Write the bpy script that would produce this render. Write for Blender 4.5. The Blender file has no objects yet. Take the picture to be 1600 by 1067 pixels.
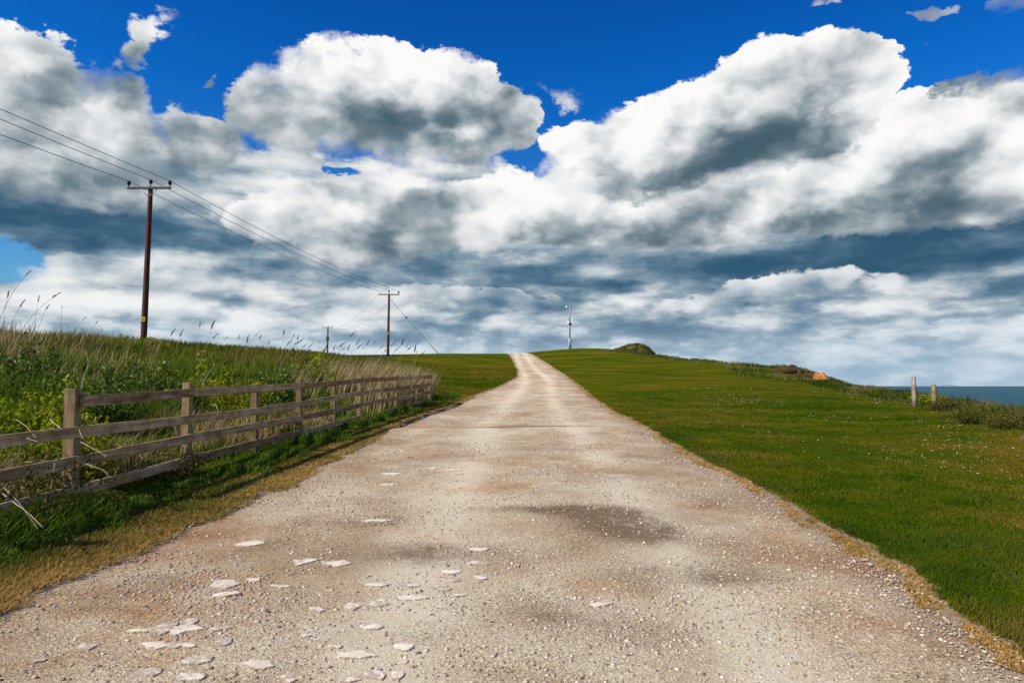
import bpy, bmesh, math, random
import numpy as np
from mathutils import Vector, Matrix
random.seed(7); RNG = np.random.default_rng(7)
scene = bpy.context.scene
COL = scene.collection

# ------------------------------------------------------------------ camera
EYE = 1.6                      # eye height over the track, metres
FPX = 1067.0                   # focal length in pixels of the 1600 px wide photograph (a 24 mm lens)
PITCH = math.atan(69.0 / FPX)
cam_d = bpy.data.cameras.new('camera'); cam = bpy.data.objects.new('camera', cam_d); COL.objects.link(cam)
cam_d.sensor_width = 36.0; cam_d.lens = 36.0 * FPX / 1600.0
cam_d.clip_start = 0.05; cam_d.clip_end = 60000
cam.location = (0, 0, EYE); cam.rotation_euler = (math.pi / 2 + PITCH, 0, 0)
scene.camera = cam

def ray(px, py):
    a, b = (px - 800.0) / FPX, (533.5 - py) / FPX
    c, s = math.cos(PITCH), math.sin(PITCH)
    return Vector((a, c - b * s, s + b * c))
def at(px, py, d):
    """world point seen at photo pixel (px, py) at distance d along +Y"""
    r = ray(px, py)
    return Vector((0, 0, EYE)) + r * (d / r.y)

# ------------------------------------------------------------------ node helpers
class S:
    """a socket with arithmetic"""
    def __init__(s, nt, k): s.nt, s.k = nt, k
    def _m(s, op, *a, clamp=False):
        n = s.nt.nodes.new('ShaderNodeMath'); n.operation = op; n.use_clamp = clamp
        for i, v in enumerate((s,) + a):
            if isinstance(v, S): s.nt.links.new(v.k, n.inputs[i])
            else: n.inputs[i].default_value = v
        return S(s.nt, n.outputs[0])
    def __add__(s, o): return s._m('ADD', o)
    __radd__ = __add__
    def __mul__(s, o): return s._m('MULTIPLY', o)
    __rmul__ = __mul__
    def __sub__(s, o): return s._m('SUBTRACT', o)
    def __rsub__(s, o): return (s * -1.0) + o
    def mad(s, a, b): return s._m('MULTIPLY_ADD', a, b)
    def smax(s, o, d): return s._m('SMOOTH_MAX', o, d)
    def max(s, o): return s._m('MAXIMUM', o)
    def min(s, o): return s._m('MINIMUM', o)
    def clamp(s): return s._m('ADD', 0.0, clamp=True)
    def pow(s, e): return s._m('POWER', e)
def link(nt, v, inp):
    if isinstance(v, S): nt.links.new(v.k, inp)
    elif v is not None: inp.default_value = v
def sstep(nt, v, a, b, lo=0.0, hi=1.0, kind='SMOOTHSTEP'):
    n = nt.nodes.new('ShaderNodeMapRange'); n.interpolation_type = kind; n.clamp = True
    for i, x in enumerate((v, a, b, lo, hi)): link(nt, x, n.inputs[i])
    return S(nt, n.outputs[0])
def vmath(nt, op, a, b=None):
    n = nt.nodes.new('ShaderNodeVectorMath'); n.operation = op
    link(nt, a, n.inputs[0])
    if b is not None:
        if op == 'SCALE': link(nt, b, n.inputs['Scale'])
        else: link(nt, b, n.inputs[1])
    return S(nt, n.outputs['Value'] if op in ('DOT_PRODUCT', 'LENGTH') else n.outputs['Vector'])
def noise(nt, vec, scale, detail=2.0, rough=0.5, dist=0.0, col=False, norm=True):
    n = nt.nodes.new('ShaderNodeTexNoise'); n.normalize = norm
    link(nt, vec, n.inputs['Vector'])
    n.inputs['Scale'].default_value = scale; n.inputs['Detail'].default_value = detail
    n.inputs['Roughness'].default_value = rough; n.inputs['Distortion'].default_value = dist
    return S(nt, n.outputs['Color'] if col else n.outputs[0])
def voro(nt, vec, scale, feature='F1', out='Distance', rand=1.0):
    n = nt.nodes.new('ShaderNodeTexVoronoi'); n.feature = feature
    link(nt, vec, n.inputs['Vector']); n.inputs['Scale'].default_value = scale
    n.inputs['Randomness'].default_value = rand
    return S(nt, n.outputs[out])
def mix(nt, f, a, b, blend='MIX'):
    n = nt.nodes.new('ShaderNodeMix'); n.data_type = 'RGBA'; n.blend_type = blend
    link(nt, f, n.inputs[0])
    for v, i in ((a, 6), (b, 7)):
        if isinstance(v, tuple) and len(v) == 3: v = v + (1.0,)
        link(nt, v, n.inputs[i])
    return S(nt, n.outputs[2])
def ramp(nt, f, stops):
    n = nt.nodes.new('ShaderNodeValToRGB'); link(nt, f, n.inputs[0])
    e = n.color_ramp.elements
    while len(e) < len(stops): e.new(0.5)
    for q, (p, c) in zip(e, stops): q.position = p; q.color = tuple(c) + (1.0,)
    return S(nt, n.outputs[0])
def combine(nt, x, y, z):
    n = nt.nodes.new('ShaderNodeCombineXYZ')
    for i, v in enumerate((x, y, z)): link(nt, v, n.inputs[i])
    return S(nt, n.outputs[0])

# ------------------------------------------------------------------ sun
SUN_DIR = Vector((-0.80, -0.46, 0.80)).normalized()      # towards the sun: left, a little behind the viewer
SUN_EL = math.asin(SUN_DIR.z)
sd = bpy.data.lights.new('sun', 'SUN'); sun = bpy.data.objects.new('sun', sd); COL.objects.link(sun)
sd.energy = 5.0; sd.angle = math.radians(0.5); sd.color = (1.0, 0.90, 0.75)
sun.rotation_euler = SUN_DIR.to_track_quat('Z', 'Y').to_euler()

# ------------------------------------------------------------------ sky with cumulus
world = bpy.data.worlds.new('World'); scene.world = world; world.use_nodes = True
world.cycles.sampling_method = 'NONE'
wt = world.node_tree; wt.nodes.clear()
w_out = wt.nodes.new('ShaderNodeOutputWorld'); w_bg = wt.nodes.new('ShaderNodeBackground')
wt.links.new(w_bg.outputs[0], w_out.inputs[0]); w_bg.inputs[1].default_value = 0.1
sky = wt.nodes.new('ShaderNodeTexSky'); sky.sky_type = 'NISHITA'; sky.sun_disc = False
sky.sun_elevation = SUN_EL; sky.sun_rotation = math.atan2(SUN_DIR.x, SUN_DIR.y)
sky.air_density = 1.0; sky.dust_density = 0.3; sky.ozone_density = 3.0
geo = wt.nodes.new('ShaderNodeTexCoord')
DIR = S(wt, geo.outputs['Generated'])
sep = wt.nodes.new('ShaderNodeSeparateXYZ'); wt.links.new(DIR.k, sep.inputs[0])
dx, dy, dz = (S(wt, o) for o in sep.outputs)
AZ = dx._m('ARCTAN2', dy); EL = dz._m('ARCSINE')
def azel(px, py):
    r = ray(px, py).normalized(); return math.atan2(r.x, r.y), math.asin(r.z)
# turbulence shared by every cloud
FLAT = vmath(wt, 'MULTIPLY', DIR, (1.0, 1.0, 1.35))
warp_lo = vmath(wt, 'SUBTRACT', noise(wt, FLAT, 5.0, 3.0, 0.55, col=True), (0.5, 0.5, 0.5))
warp_hi = vmath(wt, 'SUBTRACT', noise(wt, FLAT, 17.0, 4.0, 0.6, col=True), (0.5, 0.5, 0.5))
FAR = sstep(wt, EL, 0.02, 0.36, 0.16, 1.0)               # heaps far off look smaller
warp_f = vmath(wt, 'SUBTRACT', noise(wt, vmath(wt, 'MULTIPLY', DIR, (1.0, 1.0, 2.2)), 42.0, 4.0, 0.6, col=True), (0.5, 0.5, 0.5))
WARP = vmath(wt, 'ADD', vmath(wt, 'SCALE', vmath(wt, 'ADD', vmath(wt, 'SCALE', warp_lo, 0.10), vmath(wt, 'SCALE', warp_hi, 0.060)), FAR), vmath(wt, 'SCALE', warp_f, 0.022))
UV = vmath(wt, 'ADD', combine(wt, AZ, EL, 0.0), WARP)
UV = vmath(wt, 'MULTIPLY', UV, (1.0, 1.0, 0.0))
PV = vmath(wt, 'ADD', FLAT, vmath(wt, 'SCALE', WARP, 0.6))
OFF = tuple(Vector((-0.020, 0.0, 0.030)))
def billow(vec):
    # heaped cells of three sizes: the cauliflower of a cumulus
    a = voro(wt, vec, 8.0); b = voro(wt, vec, 19.0); c = voro(wt, vec, 43.0)
    return (a * -0.55 + b * -0.30 + c * -0.18) + 0.78
N1 = noise(wt, PV, 8.0, 8.0, 0.56)
NS = noise(wt, PV, 8.0, 3.0, 0.42)
NSb = noise(wt, vmath(wt, 'ADD', PV, OFF), 8.0, 3.0, 0.42)
B1 = billow(PV)
NF = noise(wt, PV, 34.0, 4.0, 0.55)
NM = noise(wt, PV, 3.2, 2.0, 0.5)
RELIEF = (NS - NSb) * 2.3 + (B1 - 0.5) * 0.55 + (NF - 0.5) * 0.32 + (NM - 0.5) * 0.7 - 0.045
NT = noise(wt, vmath(wt, 'ADD', FLAT, vmath(wt, 'SCALE', WARP, 1.5)), 30.0, 6.0, 0.66)
EDGE = (N1 - 0.5) * 1.6 + (B1 - 0.5) * 0.85 + (NT - 0.5) * 0.85
SOFTN = sstep(wt, noise(wt, FLAT, 6.0, 2.0, 0.5), 0.42, 0.66)
# long low banks near the horizon
BANDV = vmath(wt, 'ADD', vmath(wt, 'MULTIPLY', DIR, (1.0, 1.0, 4.2)), vmath(wt, 'SCALE', WARP, 0.5))
NB = noise(wt, BANDV, 6.0, 7.0, 0.52)
NBb = noise(wt, vmath(wt, 'ADD', BANDV, (-0.012, 0.0, 0.075)), 6.0, 4.0, 0.45)
BRELIEF = (NB - NBb) * 1.7
def ell(cx, cy, rx, ry):
    u, v = azel(cx, cy)
    u1, _ = azel(cx + rx, cy); u0, _ = azel(cx - rx, cy)
    _, v1 = azel(cx, cy - ry); _, v0 = azel(cx, cy + ry)
    k = vmath(wt, 'MULTIPLY', vmath(wt, 'SUBTRACT', UV, (u, v, 0.0)), (2 / (u1 - u0), 2 / (v1 - v0), 0.0))
    return vmath(wt, 'DOT_PRODUCT', k, k)            # squared elliptic radius
def gauss(cx, cy, rx, ry):
    e = ell(cx, cy, rx, ry) * -1.0
    return e._m('EXPONENT')
def total(gs):
    t = None
    for cx, cy, rx, ry, a in gs:
        g = gauss(cx, cy, rx, ry) * a
        t = g if t is None else t + g
    return t
CLOUD_STOPS = [(0.0, (0.034, 0.108, 0.190)), (0.25, (0.115, 0.215, 0.315)), (0.5, (0.30, 0.40, 0.48)), (0.75, (0.66, 0.71, 0.75)), (1.0, (0.98, 0.98, 0.98))]
HEAP_STOPS = [(0.0, (0.060, 0.118, 0.158)), (0.25, (0.155, 0.222, 0.265)), (0.5, (0.37, 0.43, 0.465)), (0.72, (0.68, 0.71, 0.735)), (0.95, (1.0, 0.99, 0.98))]
sky_tint = mix(wt, sstep(wt, EL, 0.08, 0.42), (0.42, 0.84, 1.05), (0.03, 0.60, 1.34))
sky_tint = mix(wt, sstep(wt, EL, 0.36, 0.64), sky_tint, (0.02, 0.40, 1.10))
skycol = mix(wt, 1.0, S(wt, sky.outputs[0]), sky_tint, 'MULTIPLY')
cur = skycol
def layer(cur, ells, tone, glows, amp=0.5, soft=0.14, relief=1.0, base=None, cut=0.0, opac=1.0, fall=None, stops=None):
    d = None
    for e in ells:
        q = (1.0 - ell(*e)).max(-3.0)
        d = q if d is None else d.smax(q, 0.35)
    d = d + EDGE * amp
    k = SOFTN * (soft * 2.4) + soft * 0.45
    if base is not None:                              # the underside melts into what lies behind it
        _, v0 = azel(800, base[0]); _, v1 = azel(800, base[1])
        k = k + sstep(wt, EL, v0, v1) * 0.75
    a = sstep(wt, d, cut, k + cut) * opac
    sh = RELIEF * relief + tone
    if fall is not None:                              # brighter crown, greyer belly
        _, v0 = azel(800, fall[0]); _, v1 = azel(800, fall[1])
        sh = sh - sstep(wt, EL + vmath(wt, 'DOT_PRODUCT', WARP, (0.5, 1.6, 0.0)) + (NS - 0.5) * 0.09, v0, v1, 0.0, fall[2], 'LINEAR')
    g = total(glows)
    if g is not None: sh = sh + g
    sh = sh + sstep(wt, d, cut, cut + 0.6, 0.14, 0.0)   # thin rims let the light through
    c = vmath(wt, 'SCALE', ramp(wt, sstep(wt, sh, -0.30, 1.14), stops or HEAP_STOPS), CLOUD_GAIN)
    return mix(wt, a, cur, c)
CLOUD_GAIN = 9.2
# cover that closes in below about twenty degrees, with a paler strip on the horizon
cover = sstep(wt, EL + vmath(wt, 'DOT_PRODUCT', WARP, (0.4, 0.9, 0.0)), 0.36, 0.26)
cov_d = cover * 1.5 - 0.45 + (NB - 0.5) * 1.5 + EDGE * 0.35
for hole in ((0, 398, 80, 34, -1.6), (522, 272, 30, 10, -1.1), (832, 248, 30, 30, -1.5), (690, 305, 22, 8, -0.8)):
    cov_d = cov_d + gauss(*hole[:4]) * hole[4]
cov_a = sstep(wt, cov_d, 0.0, 0.40)
low = sstep(wt, EL, 0.19, 0.03)
# small heaps far away, foreshortened
FARV = vmath(wt, 'ADD', vmath(wt, 'MULTIPLY', DIR, (1.9, 1.9, 5.4)), vmath(wt, 'SCALE', WARP, 1.6))
FB = billow(FARV); FN = noise(wt, FARV, 5.0, 5.0, 0.55)
FNb = noise(wt, vmath(wt, 'ADD', FARV, (-0.03, 0.0, 0.09)), 5.0, 3.0, 0.5)
heaps = (FB - 0.5) * 0.95 + (FN - FNb) * 2.1
cov_s = BRELIEF * 0.75 + RELIEF * 0.30 + heaps * (low * 0.55 + 0.35) + 0.76 + (NB - 0.5) * 0.55 + low * 0.10
cov_s = cov_s + total([
    (40, 330, 260, 60, -0.62), (330, 365, 330, 42, -0.46), (690, 428, 230, 28, -0.42), (330, 270, 120, 50, -0.2),
    (1420, 400, 340, 46, -0.64), (1150, 408, 260, 36, -0.40), (1560, 345, 200, 70, -0.28), (860, 470, 260, 26, -0.30), (980, 520, 420, 26, -0.30),
    (1500, 462, 240, 22, -0.22), (1080, 350, 220, 40, -0.12),
    (330, 300, 130, 30, 0.22), (640, 320, 280, 40, 0.14), (980, 330, 150, 36, 0.16), (620, 370, 180, 32, 0.14),
    (1560, 515, 180, 18, 0.30), (1300, 500, 200, 14, 0.2), (260, 470, 300, 34, 0.16), (560, 490, 160, 26, 0.12), (130, 425, 150, 22, 0.20)])
cov_c = vmath(wt, 'SCALE', ramp(wt, sstep(wt, cov_s, -0.36, 1.18), CLOUD_STOPS), CLOUD_GAIN * 0.95)
# the air in front of the farthest banks
cov_c = mix(wt, sstep(wt, EL, 0.13, 0.0) * 0.68, cov_c, (4.4, 5.9, 7.2))
cur = mix(wt, cov_a, skycol, cov_c)
# low heaps standing on the far banks
cur = layer(cur, [(130, 415, 95, 24), (60, 420, 50, 18), (270, 436, 150, 24)], 0.80, [(160, 445, 220, 16, -0.25)], amp=0.7, soft=0.3, base=(400, 455), cut=0.05, opac=0.85, relief=0.9, stops=CLOUD_STOPS)
cur = layer(cur, [(1200, 452, 120, 28), (1290, 444, 80, 22), (1385, 446, 60, 18), (1090, 470, 80, 16)], 0.88, [(1240, 480, 240, 16, -0.36)], amp=0.8, soft=0.3, base=(435, 492), cut=0.05, opac=0.9, relief=1.0, stops=CLOUD_STOPS)
cur = layer(cur, [(740, 464, 140, 16), (850, 472, 70, 12), (540, 466, 130, 20)], 0.78, [(760, 478, 200, 10, -0.25)], amp=0.7, soft=0.35, base=(450, 488), cut=0.05, opac=0.75, relief=0.9, stops=CLOUD_STOPS)
cur = layer(cur, [(640, 345, 230, 70), (800, 330, 150, 62), (450, 345, 110, 46), (560, 400, 140, 30)], 0.86,
            [(640, 415, 240, 22, -0.26), (760, 350, 100, 30, -0.10), (520, 380, 90, 18, -0.12), (600, 330, 100, 30, 0.06)], amp=0.65, soft=0.30, base=(340, 430), fall=(340, 450, 0.20))
cur = layer(cur, [(1040, 350, 220, 52), (1180, 330, 140, 54), (930, 365, 120, 44), (1300, 330, 170, 62), (1480, 330, 160, 50)], 0.86,
            [(1050, 405, 220, 30, -0.32), (1200, 375, 170, 34, -0.24), (1000, 345, 60, 18, 0.08), (1400, 350, 220, 40, -0.18)], amp=0.65, soft=0.30, base=(340, 430), fall=(330, 440, 0.24))
# bright bank far right, behind the big heap
cur = layer(cur, [(1430, 220, 170, 95), (1570, 200, 150, 100), (1350, 250, 120, 60), (1560, 290, 220, 70)], 1.02,
            [(1560, 335, 260, 60, -0.30), (1390, 190, 140, 60, 0.12), (1310, 240, 24, 20, -0.2)], amp=0.6, base=(260, 380), fall=(230, 390, 0.34))
cur = layer(cur, [(1530, 125, 110, 34), (1600, 150, 90, 46)], 0.52, [(1500, 120, 80, 30, -0.1)], amp=1.0, soft=0.5, cut=0.0, opac=0.8)
# left heap
cur = layer(cur, [(60, 175, 170, 120), (190, 190, 105, 95), (-80, 190, 160, 150), (325, 225, 80, 70), (110, 270, 250, 70)], 0.96,
            [(60, 265, 150, 40, -0.16), (250, 200, 50, 60, -0.16), (330, 275, 110, 40, -0.22), (210, 255, 90, 46, -0.14), (250, 290, 200, 30, -0.1)], amp=0.55, soft=0.26, base=(215, 330), fall=(100, 330, 0.40))
cur = layer(cur, [(240, 62, 40, 30), (225, 95, 34, 26)], 0.78, [(240, 100, 40, 24, -0.1)], amp=0.9, soft=1.0, cut=0.0)
# middle heap
cur = layer(cur, [(520, 150, 120, 85), (620, 125, 150, 78), (720, 135, 95, 72), (600, 190, 215, 80), (450, 190, 85, 80), (680, 240, 150, 52), (790, 200, 80, 64)], 1.04,
            [(600, 200, 130, 34, -0.24), (700, 195, 120, 36, -0.22), (640, 262, 120, 30, -0.26), (800, 225, 80, 34, -0.26), (705, 222, 48, 13, 0.42), (470, 200, 60, 70, 0.12), (780, 110, 50, 40, 0.1)], amp=0.55, soft=0.26, base=(215, 300), fall=(90, 280, 0.48))
# right heap
cur = layer(cur, [(1210, 128, 160, 72), (1330, 130, 95, 62), (1080, 190, 160, 80), (960, 235, 125, 72), (1190, 215, 195, 75), (1010, 275, 170, 40)], 1.06,
            [(1130, 245, 150, 36, -0.34), (1220, 225, 120, 34, -0.22), (1010, 295, 180, 22, -0.16), (1320, 220, 80, 50, -0.2), (960, 225, 90, 40, 0.16), (1060, 160, 100, 40, 0.06)], amp=0.55, soft=0.26, base=(230, 325), fall=(110, 310, 0.48))
# torn scraps
cur = layer(cur, [(890, 145, 46, 30)], 0.80, [(900, 165, 40, 16, -0.1)], amp=1.3, soft=1.1, cut=-0.1, opac=0.9)
cur = layer(cur, [(340, 132, 16, 12)], 0.75, [(340, 140, 40, 16, -0.05)], amp=0.8, soft=0.7, cut=0.1, opac=0.8)
cur = layer(cur, [(1330, -8, 70, 20), (1460, 14, 34, 16), (1580, 4, 70, 26)], 0.66, [(1460, 20, 60, 12, -0.06)], amp=1.0, soft=1.2, cut=-0.1, opac=0.75)
cur = layer(cur, [(1530, 75, 60, 30), (1460, 70, 20, 16)], 0.5, [(1460, 20, 60, 12, -0.06)], amp=1.3, soft=0.8, cut=0.5, opac=0.45)
wt.links.new(cur.k, w_bg.inputs[0])
scene.view_settings.view_transform = 'Standard'; scene.view_settings.look = 'None'
scene.view_settings.exposure = 0.08; scene.view_settings.gamma = 1.0
# ------------------------------------------------------------------ lie of the land
CTRL = []
def cz(x, d, zr): CTRL.append((x, d, EYE + zr))          # height given against the eye
for d, z in ((-12, -1.7), (-4, -1.65), (0, -1.6), (3.5, -1.55), (7, -1.38), (10, -1.22), (17, -1.0), (28, -0.77), (38, -0.40), (50, 0.28),
             (60, 0.92), (80, 2.35), (100, 4.2), (112, 5.25), (125, 5.7), (150, 5.2), (200, 2.5), (270, -2)): cz(0.6, d, z)
for x, d, z in ((-4.9, 3, -1.42), (-4.73, 7.4, -1.33), (-4.6, 9.5, -1.25), (-4.33, 13.7, -1.14), (-4.07, 17.9, -1.0), (-3.4, 28.3, -0.77),
                (-9, -6, -1.4), (-8, 8, -1.0), (-9, 14, -0.3), (-10, 22, 0.25), (-15, 20, 0.9), (-17, 12, 0.6), (-21, 38, 2.0), (-14, 35, 1.4), (-9, 35, 0.55), (-7, 48, 0.2),
                (-17, 60, 2.7), (-30, 60, 2.7), (-9, 66, 1.5), (-16, 88, 3.8), (-9.5, 102, 4.75), (-4, 110, 5.15), (-28, 100, 4.4), (-47, 100, 4.6), (-60, 60, 3.2),
                (-40, 20, 1.6), (-51, 190, 8), (-90, 190, 8), (-14, 125, 5.0), (-14, 160, 4.0), (-60, -10, -0.5), (-95, 100, 5.5), (-40, 265, 2), (-25, 190, 4)): cz(x, d, z)
for x, d, z in ((5, -8, -1.7), (8, 0, -1.6), (7, 8, -1.42), (4, 17, -1.02), (8, 14, -1.2), (10, 20, -1.02), (12.5, 15, -0.98), (16, 27, -0.86), (20, 38, -0.62), (24.4, 50, -0.32), (14, 36, -0.30), (8, 36, -0.36),
                (15, 50, 0.3), (8, 50, 0.3), (5, 70, 1.6), (15, 75, 1.9), (30, 66, 0.3), (28, 73, 1.75), (25, 88, 3.0), (21, 98, 3.95), (11, 112, 6.1), (20, 116, 5.9),
                (24, 135, 5.0), (12, 150, 5.2), (30, 190, 2), (16, 6, -1.5), (30, 20, -1.5), (45, 60, -0.6), (45, 110, 1.5), (60, 190, 0), (40, -8, -2.2)): cz(x, d, z)
C = np.array(CTRL); CX, CY, CZ = C[:, 0], C[:, 1], C[:, 2]
def kern(r2): return np.where(r2 > 1e-9, r2 * np.log(r2 + 1e-12) * 0.5, 0)
SY = 0.6                                                  # the track runs away: stretch the fit along it
def _d2(x, y): return (x[:, None] - CX[None]) ** 2 + ((y[:, None] - CY[None]) * SY) ** 2
n_ = len(C); A_ = np.zeros((n_ + 3, n_ + 3))
A_[:n_, :n_] = kern(_d2(CX, CY)) + np.eye(n_) * 3.0
A_[:n_, n_:] = np.c_[np.ones(n_), CX, CY]; A_[n_:, :n_] = A_[:n_, n_:].T
W_ = np.linalg.solve(A_, np.r_[CZ, 0, 0, 0])
def tps(x, y):
    out = np.empty(len(x))
    for i in range(0, len(x), 60000):
        s = slice(i, i + 60000)
        out[s] = kern(_d2(x[s], y[s])) @ W_[:n_] + W_[n_] + W_[n_ + 1] * x[s] + W_[n_ + 2] * y[s]
    return out
GX = np.arange(-115, 80.01, 0.5); GY = np.arange(-14, 275.01, 0.5)
gx, gy = np.meshgrid(GX, GY); GZ = tps(gx.ravel(), gy.ravel()).reshape(gx.shape)
def H0(x, y):
    x = np.asarray(x, float); y = np.asarray(y, float)
    fx = np.clip((x - GX[0]) / 0.5, 0, len(GX) - 1.001); fy = np.clip((y - GY[0]) / 0.5, 0, len(GY) - 1.001)
    ix = fx.astype(int); iy = fy.astype(int); tx = fx - ix; ty = fy - iy
    return (GZ[iy, ix] * (1 - tx) + GZ[iy, ix + 1] * tx) * (1 - ty) + (GZ[iy + 1, ix] * (1 - tx) + GZ[iy + 1, ix + 1] * tx) * ty
_lat = RNG.random((256, 256))
def vn(x, y):
    xi = np.floor(x).astype(int); yi = np.floor(y).astype(int); tx = x - xi; ty = y - yi
    tx = tx * tx * (3 - 2 * tx); ty = ty * ty * (3 - 2 * ty)
    g = lambda a, b: _lat[b & 255, a & 255]
    return (g(xi, yi) * (1 - tx) + g(xi + 1, yi) * tx) * (1 - ty) + (g(xi, yi + 1) * (1 - tx) + g(xi + 1, yi + 1) * tx) * ty
def fb(x, y, f=1.0, o=4, seed=0.0):
    s = 0; a = 0.5; t = 0
    for i in range(o):
        s = s + a * vn(x * f + 17.3 * i + seed, y * f + 9.1 * i - seed); t += a; a *= 0.5; f *= 2.03
    return s / t
def ss(a, b, v):
    t = np.clip((v - a) / (b - a), 0, 1); return t * t * (3 - 2 * t)
# cliff edge (x against y); beyond it the land falls away to the sea
EDGE_Y = [-20, 5, 12, 18, 27, 38, 50, 60, 67, 76, 90, 105, 118, 150, 280]
EDGE_X = [9.5, 11.2, 12.9, 14.8, 18.4, 21.8, 25.4, 28.6, 31.2, 32.2, 30.5, 28.0, 27, 33, 45]
def edge_x(y): return np.interp(y, EDGE_Y, EDGE_X) + (fb(y, y * 0 + 3, 0.35, 3) - 0.5) * 1.3
def H(x, y):
    x = np.asarray(x, float); y = np.asarray(y, float)
    b = np.maximum(x - edge_x(y), 0)
    return H0(x, y) - np.minimum(0.25 * b * b, 1.9 * b)
def ground_hit(px, py):
    r = ray(px, py); lo = None
    ds = np.concatenate([np.arange(1.5, 30, 0.05), np.arange(30, 160, 0.25)])
    X = r.x / r.y * ds; Z = EYE + r.z / r.y * ds
    below = np.nonzero(Z <= H0(X, ds))[0]
    i = below[0] if len(below) else len(ds) - 1
    return float(X[i]), float(ds[i])
# track edges, from where they cross the picture
LEFT_PX = [(-190, 1067), (0, 955), (110, 905), (200, 866), (285, 822), (370, 790), (430, 762), (500, 726), (560, 697), (620, 667), (690, 640), (745, 617), (795, 597), (809, 589), (809, 579), (804, 566), (797, 555)]
RIGHT_PX = [(1605, 1062), (1530, 1000), (1440, 932), (1390, 890), (1300, 835), (1240, 797), (1180, 765), (1120, 735), (1080, 712), (1040, 690), (1005, 668), (960, 645), (925, 622), (905, 604), (880, 585), (858, 570), (833, 555)]
def poly(pts):
    q = [ground_hit(*p) for p in pts]; q.sort(key=lambda t: t[1])
    out = []
    for a in q:
        if not out or a[1] > out[-1][1] + 0.15: out.append(a)
    return np.array(out)
LP, RP = poly(LEFT_PX), poly(RIGHT_PX)
print('left', LP.round(2).tolist()); print('right', RP.round(2).tolist())
def _ext(P, y, far):
    return np.interp(y, np.r_[-15, P[:, 1], P[-1, 1] + 20, 275], np.r_[P[0, 0], P[:, 0], P[-1, 0] + far, P[-1, 0] + far * 3])
def road_l(y): return _ext(LP, y, -1.5)
def road_r(y): return _ext(RP, y, -1.5)
def road_in(x, y):
    """signed distance inside the track edge, ragged"""
    x = np.asarray(x, float); y = np.asarray(y, float)
    return np.minimum(x - road_l(y), road_r(y) - x) + (fb(x, y, 1.3, 4, 5.0) - 0.5) * 0.5 + (fb(x, y, 6.0, 3, 15.0) - 0.5) * 0.22
# fence line: from beside the viewer to its far end
FA, FB = np.array([-4.86, 5.3]), np.array([-3.40, 28.3])
def fence_x(y): return FA[0] + (y - FA[1]) * (FB[0] - FA[0]) / (FB[1] - FA[1])
# ------------------------------------------------------------------ materials
def new_mat(name):
    m = bpy.data.materials.new(name); m.use_nodes = True; nt = m.node_tree
    p = nt.nodes['Principled BSDF']; tc = nt.nodes.new('ShaderNodeTexCoord')
    return m, nt, p, S(nt, tc.outputs['Object'])
def attr(nt, name):
    n = nt.nodes.new('ShaderNodeAttribute'); n.attribute_name = name; return S(nt, n.outputs['Fac'])
def bump(nt, p, h, strength, dist):
    b = nt.nodes.new('ShaderNodeBump'); b.inputs['Strength'].default_value = strength; b.inputs['Distance'].default_value = dist
    link(nt, h, b.inputs['Height']); nt.links.new(b.outputs[0], p.inputs['Normal'])
def spec(p, v, rough):
    p.inputs['Specular IOR Level'].default_value = v; p.inputs['Roughness'].default_value = rough

def ground_mat():
    m, nt, p, P = new_mat('turf')
    big = noise(nt, P, 0.16, 4, 0.55); mid = noise(nt, P, 0.9, 4, 0.6); fine = noise(nt, P, 14.0, 5, 0.65); tiny = noise(nt, P, 90.0, 3, 0.6)
    lawn = ramp(nt, noise(nt, vmath(nt, 'MULTIPLY', P, (0.5, 1.0, 1.0)), 0.26, 5, 0.6) * 0.75 + mid * 0.25, [(0.38, (0.036, 0.070, 0.003)), (0.47, (0.064, 0.086, 0.004)), (0.54, (0.096, 0.092, 0.006)), (0.62, (0.150, 0.102, 0.016))])
    lawn = mix(nt, 0.75, lawn, ramp(nt, fine * 0.6 + tiny * 0.4, [(0.3, (0.35, 0.35, 0.35)), (0.7, (0.75, 0.75, 0.75))]), 'OVERLAY')
    dryc = ramp(nt, fine * 0.5 + mid * 0.5, [(0.3, (0.10, 0.075, 0.02)), (0.5, (0.24, 0.15, 0.05)), (0.7, (0.36, 0.23, 0.08))])
    roughc = ramp(nt, mid * 0.5 + fine * 0.5, [(0.3, (0.018, 0.030, 0.006)), (0.5, (0.045, 0.055, 0.012)), (0.7, (0.10, 0.085, 0.03))])
    soil = ramp(nt, mid, [(0.3, (0.06, 0.035, 0.02)), (0.7, (0.16, 0.09, 0.045))])
    c = mix(nt, attr(nt, 'rough'), lawn, roughc)
    c = mix(nt, sstep(nt, attr(nt, 'dry') + (mid - 0.5) * 0.9 + (fine - 0.5) * 0.5, 0.3, 0.6), c, dryc)
    c = mix(nt, sstep(nt, attr(nt, 'edge') + (fine - 0.5) * 0.5, 0.35, 0.6), c, ramp(nt, fine, [(0.3, (0.22, 0.145, 0.07)), (0.7, (0.44, 0.34, 0.22))]))
    c = mix(nt, attr(nt, 'bare'), c, soil)
    link(nt, c, p.inputs['Base Color']); spec(p, 0.0, 1.0)
    bump(nt, p, fine * 0.6 + tiny * 0.5, 0.8, 0.05)
    return m
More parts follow.
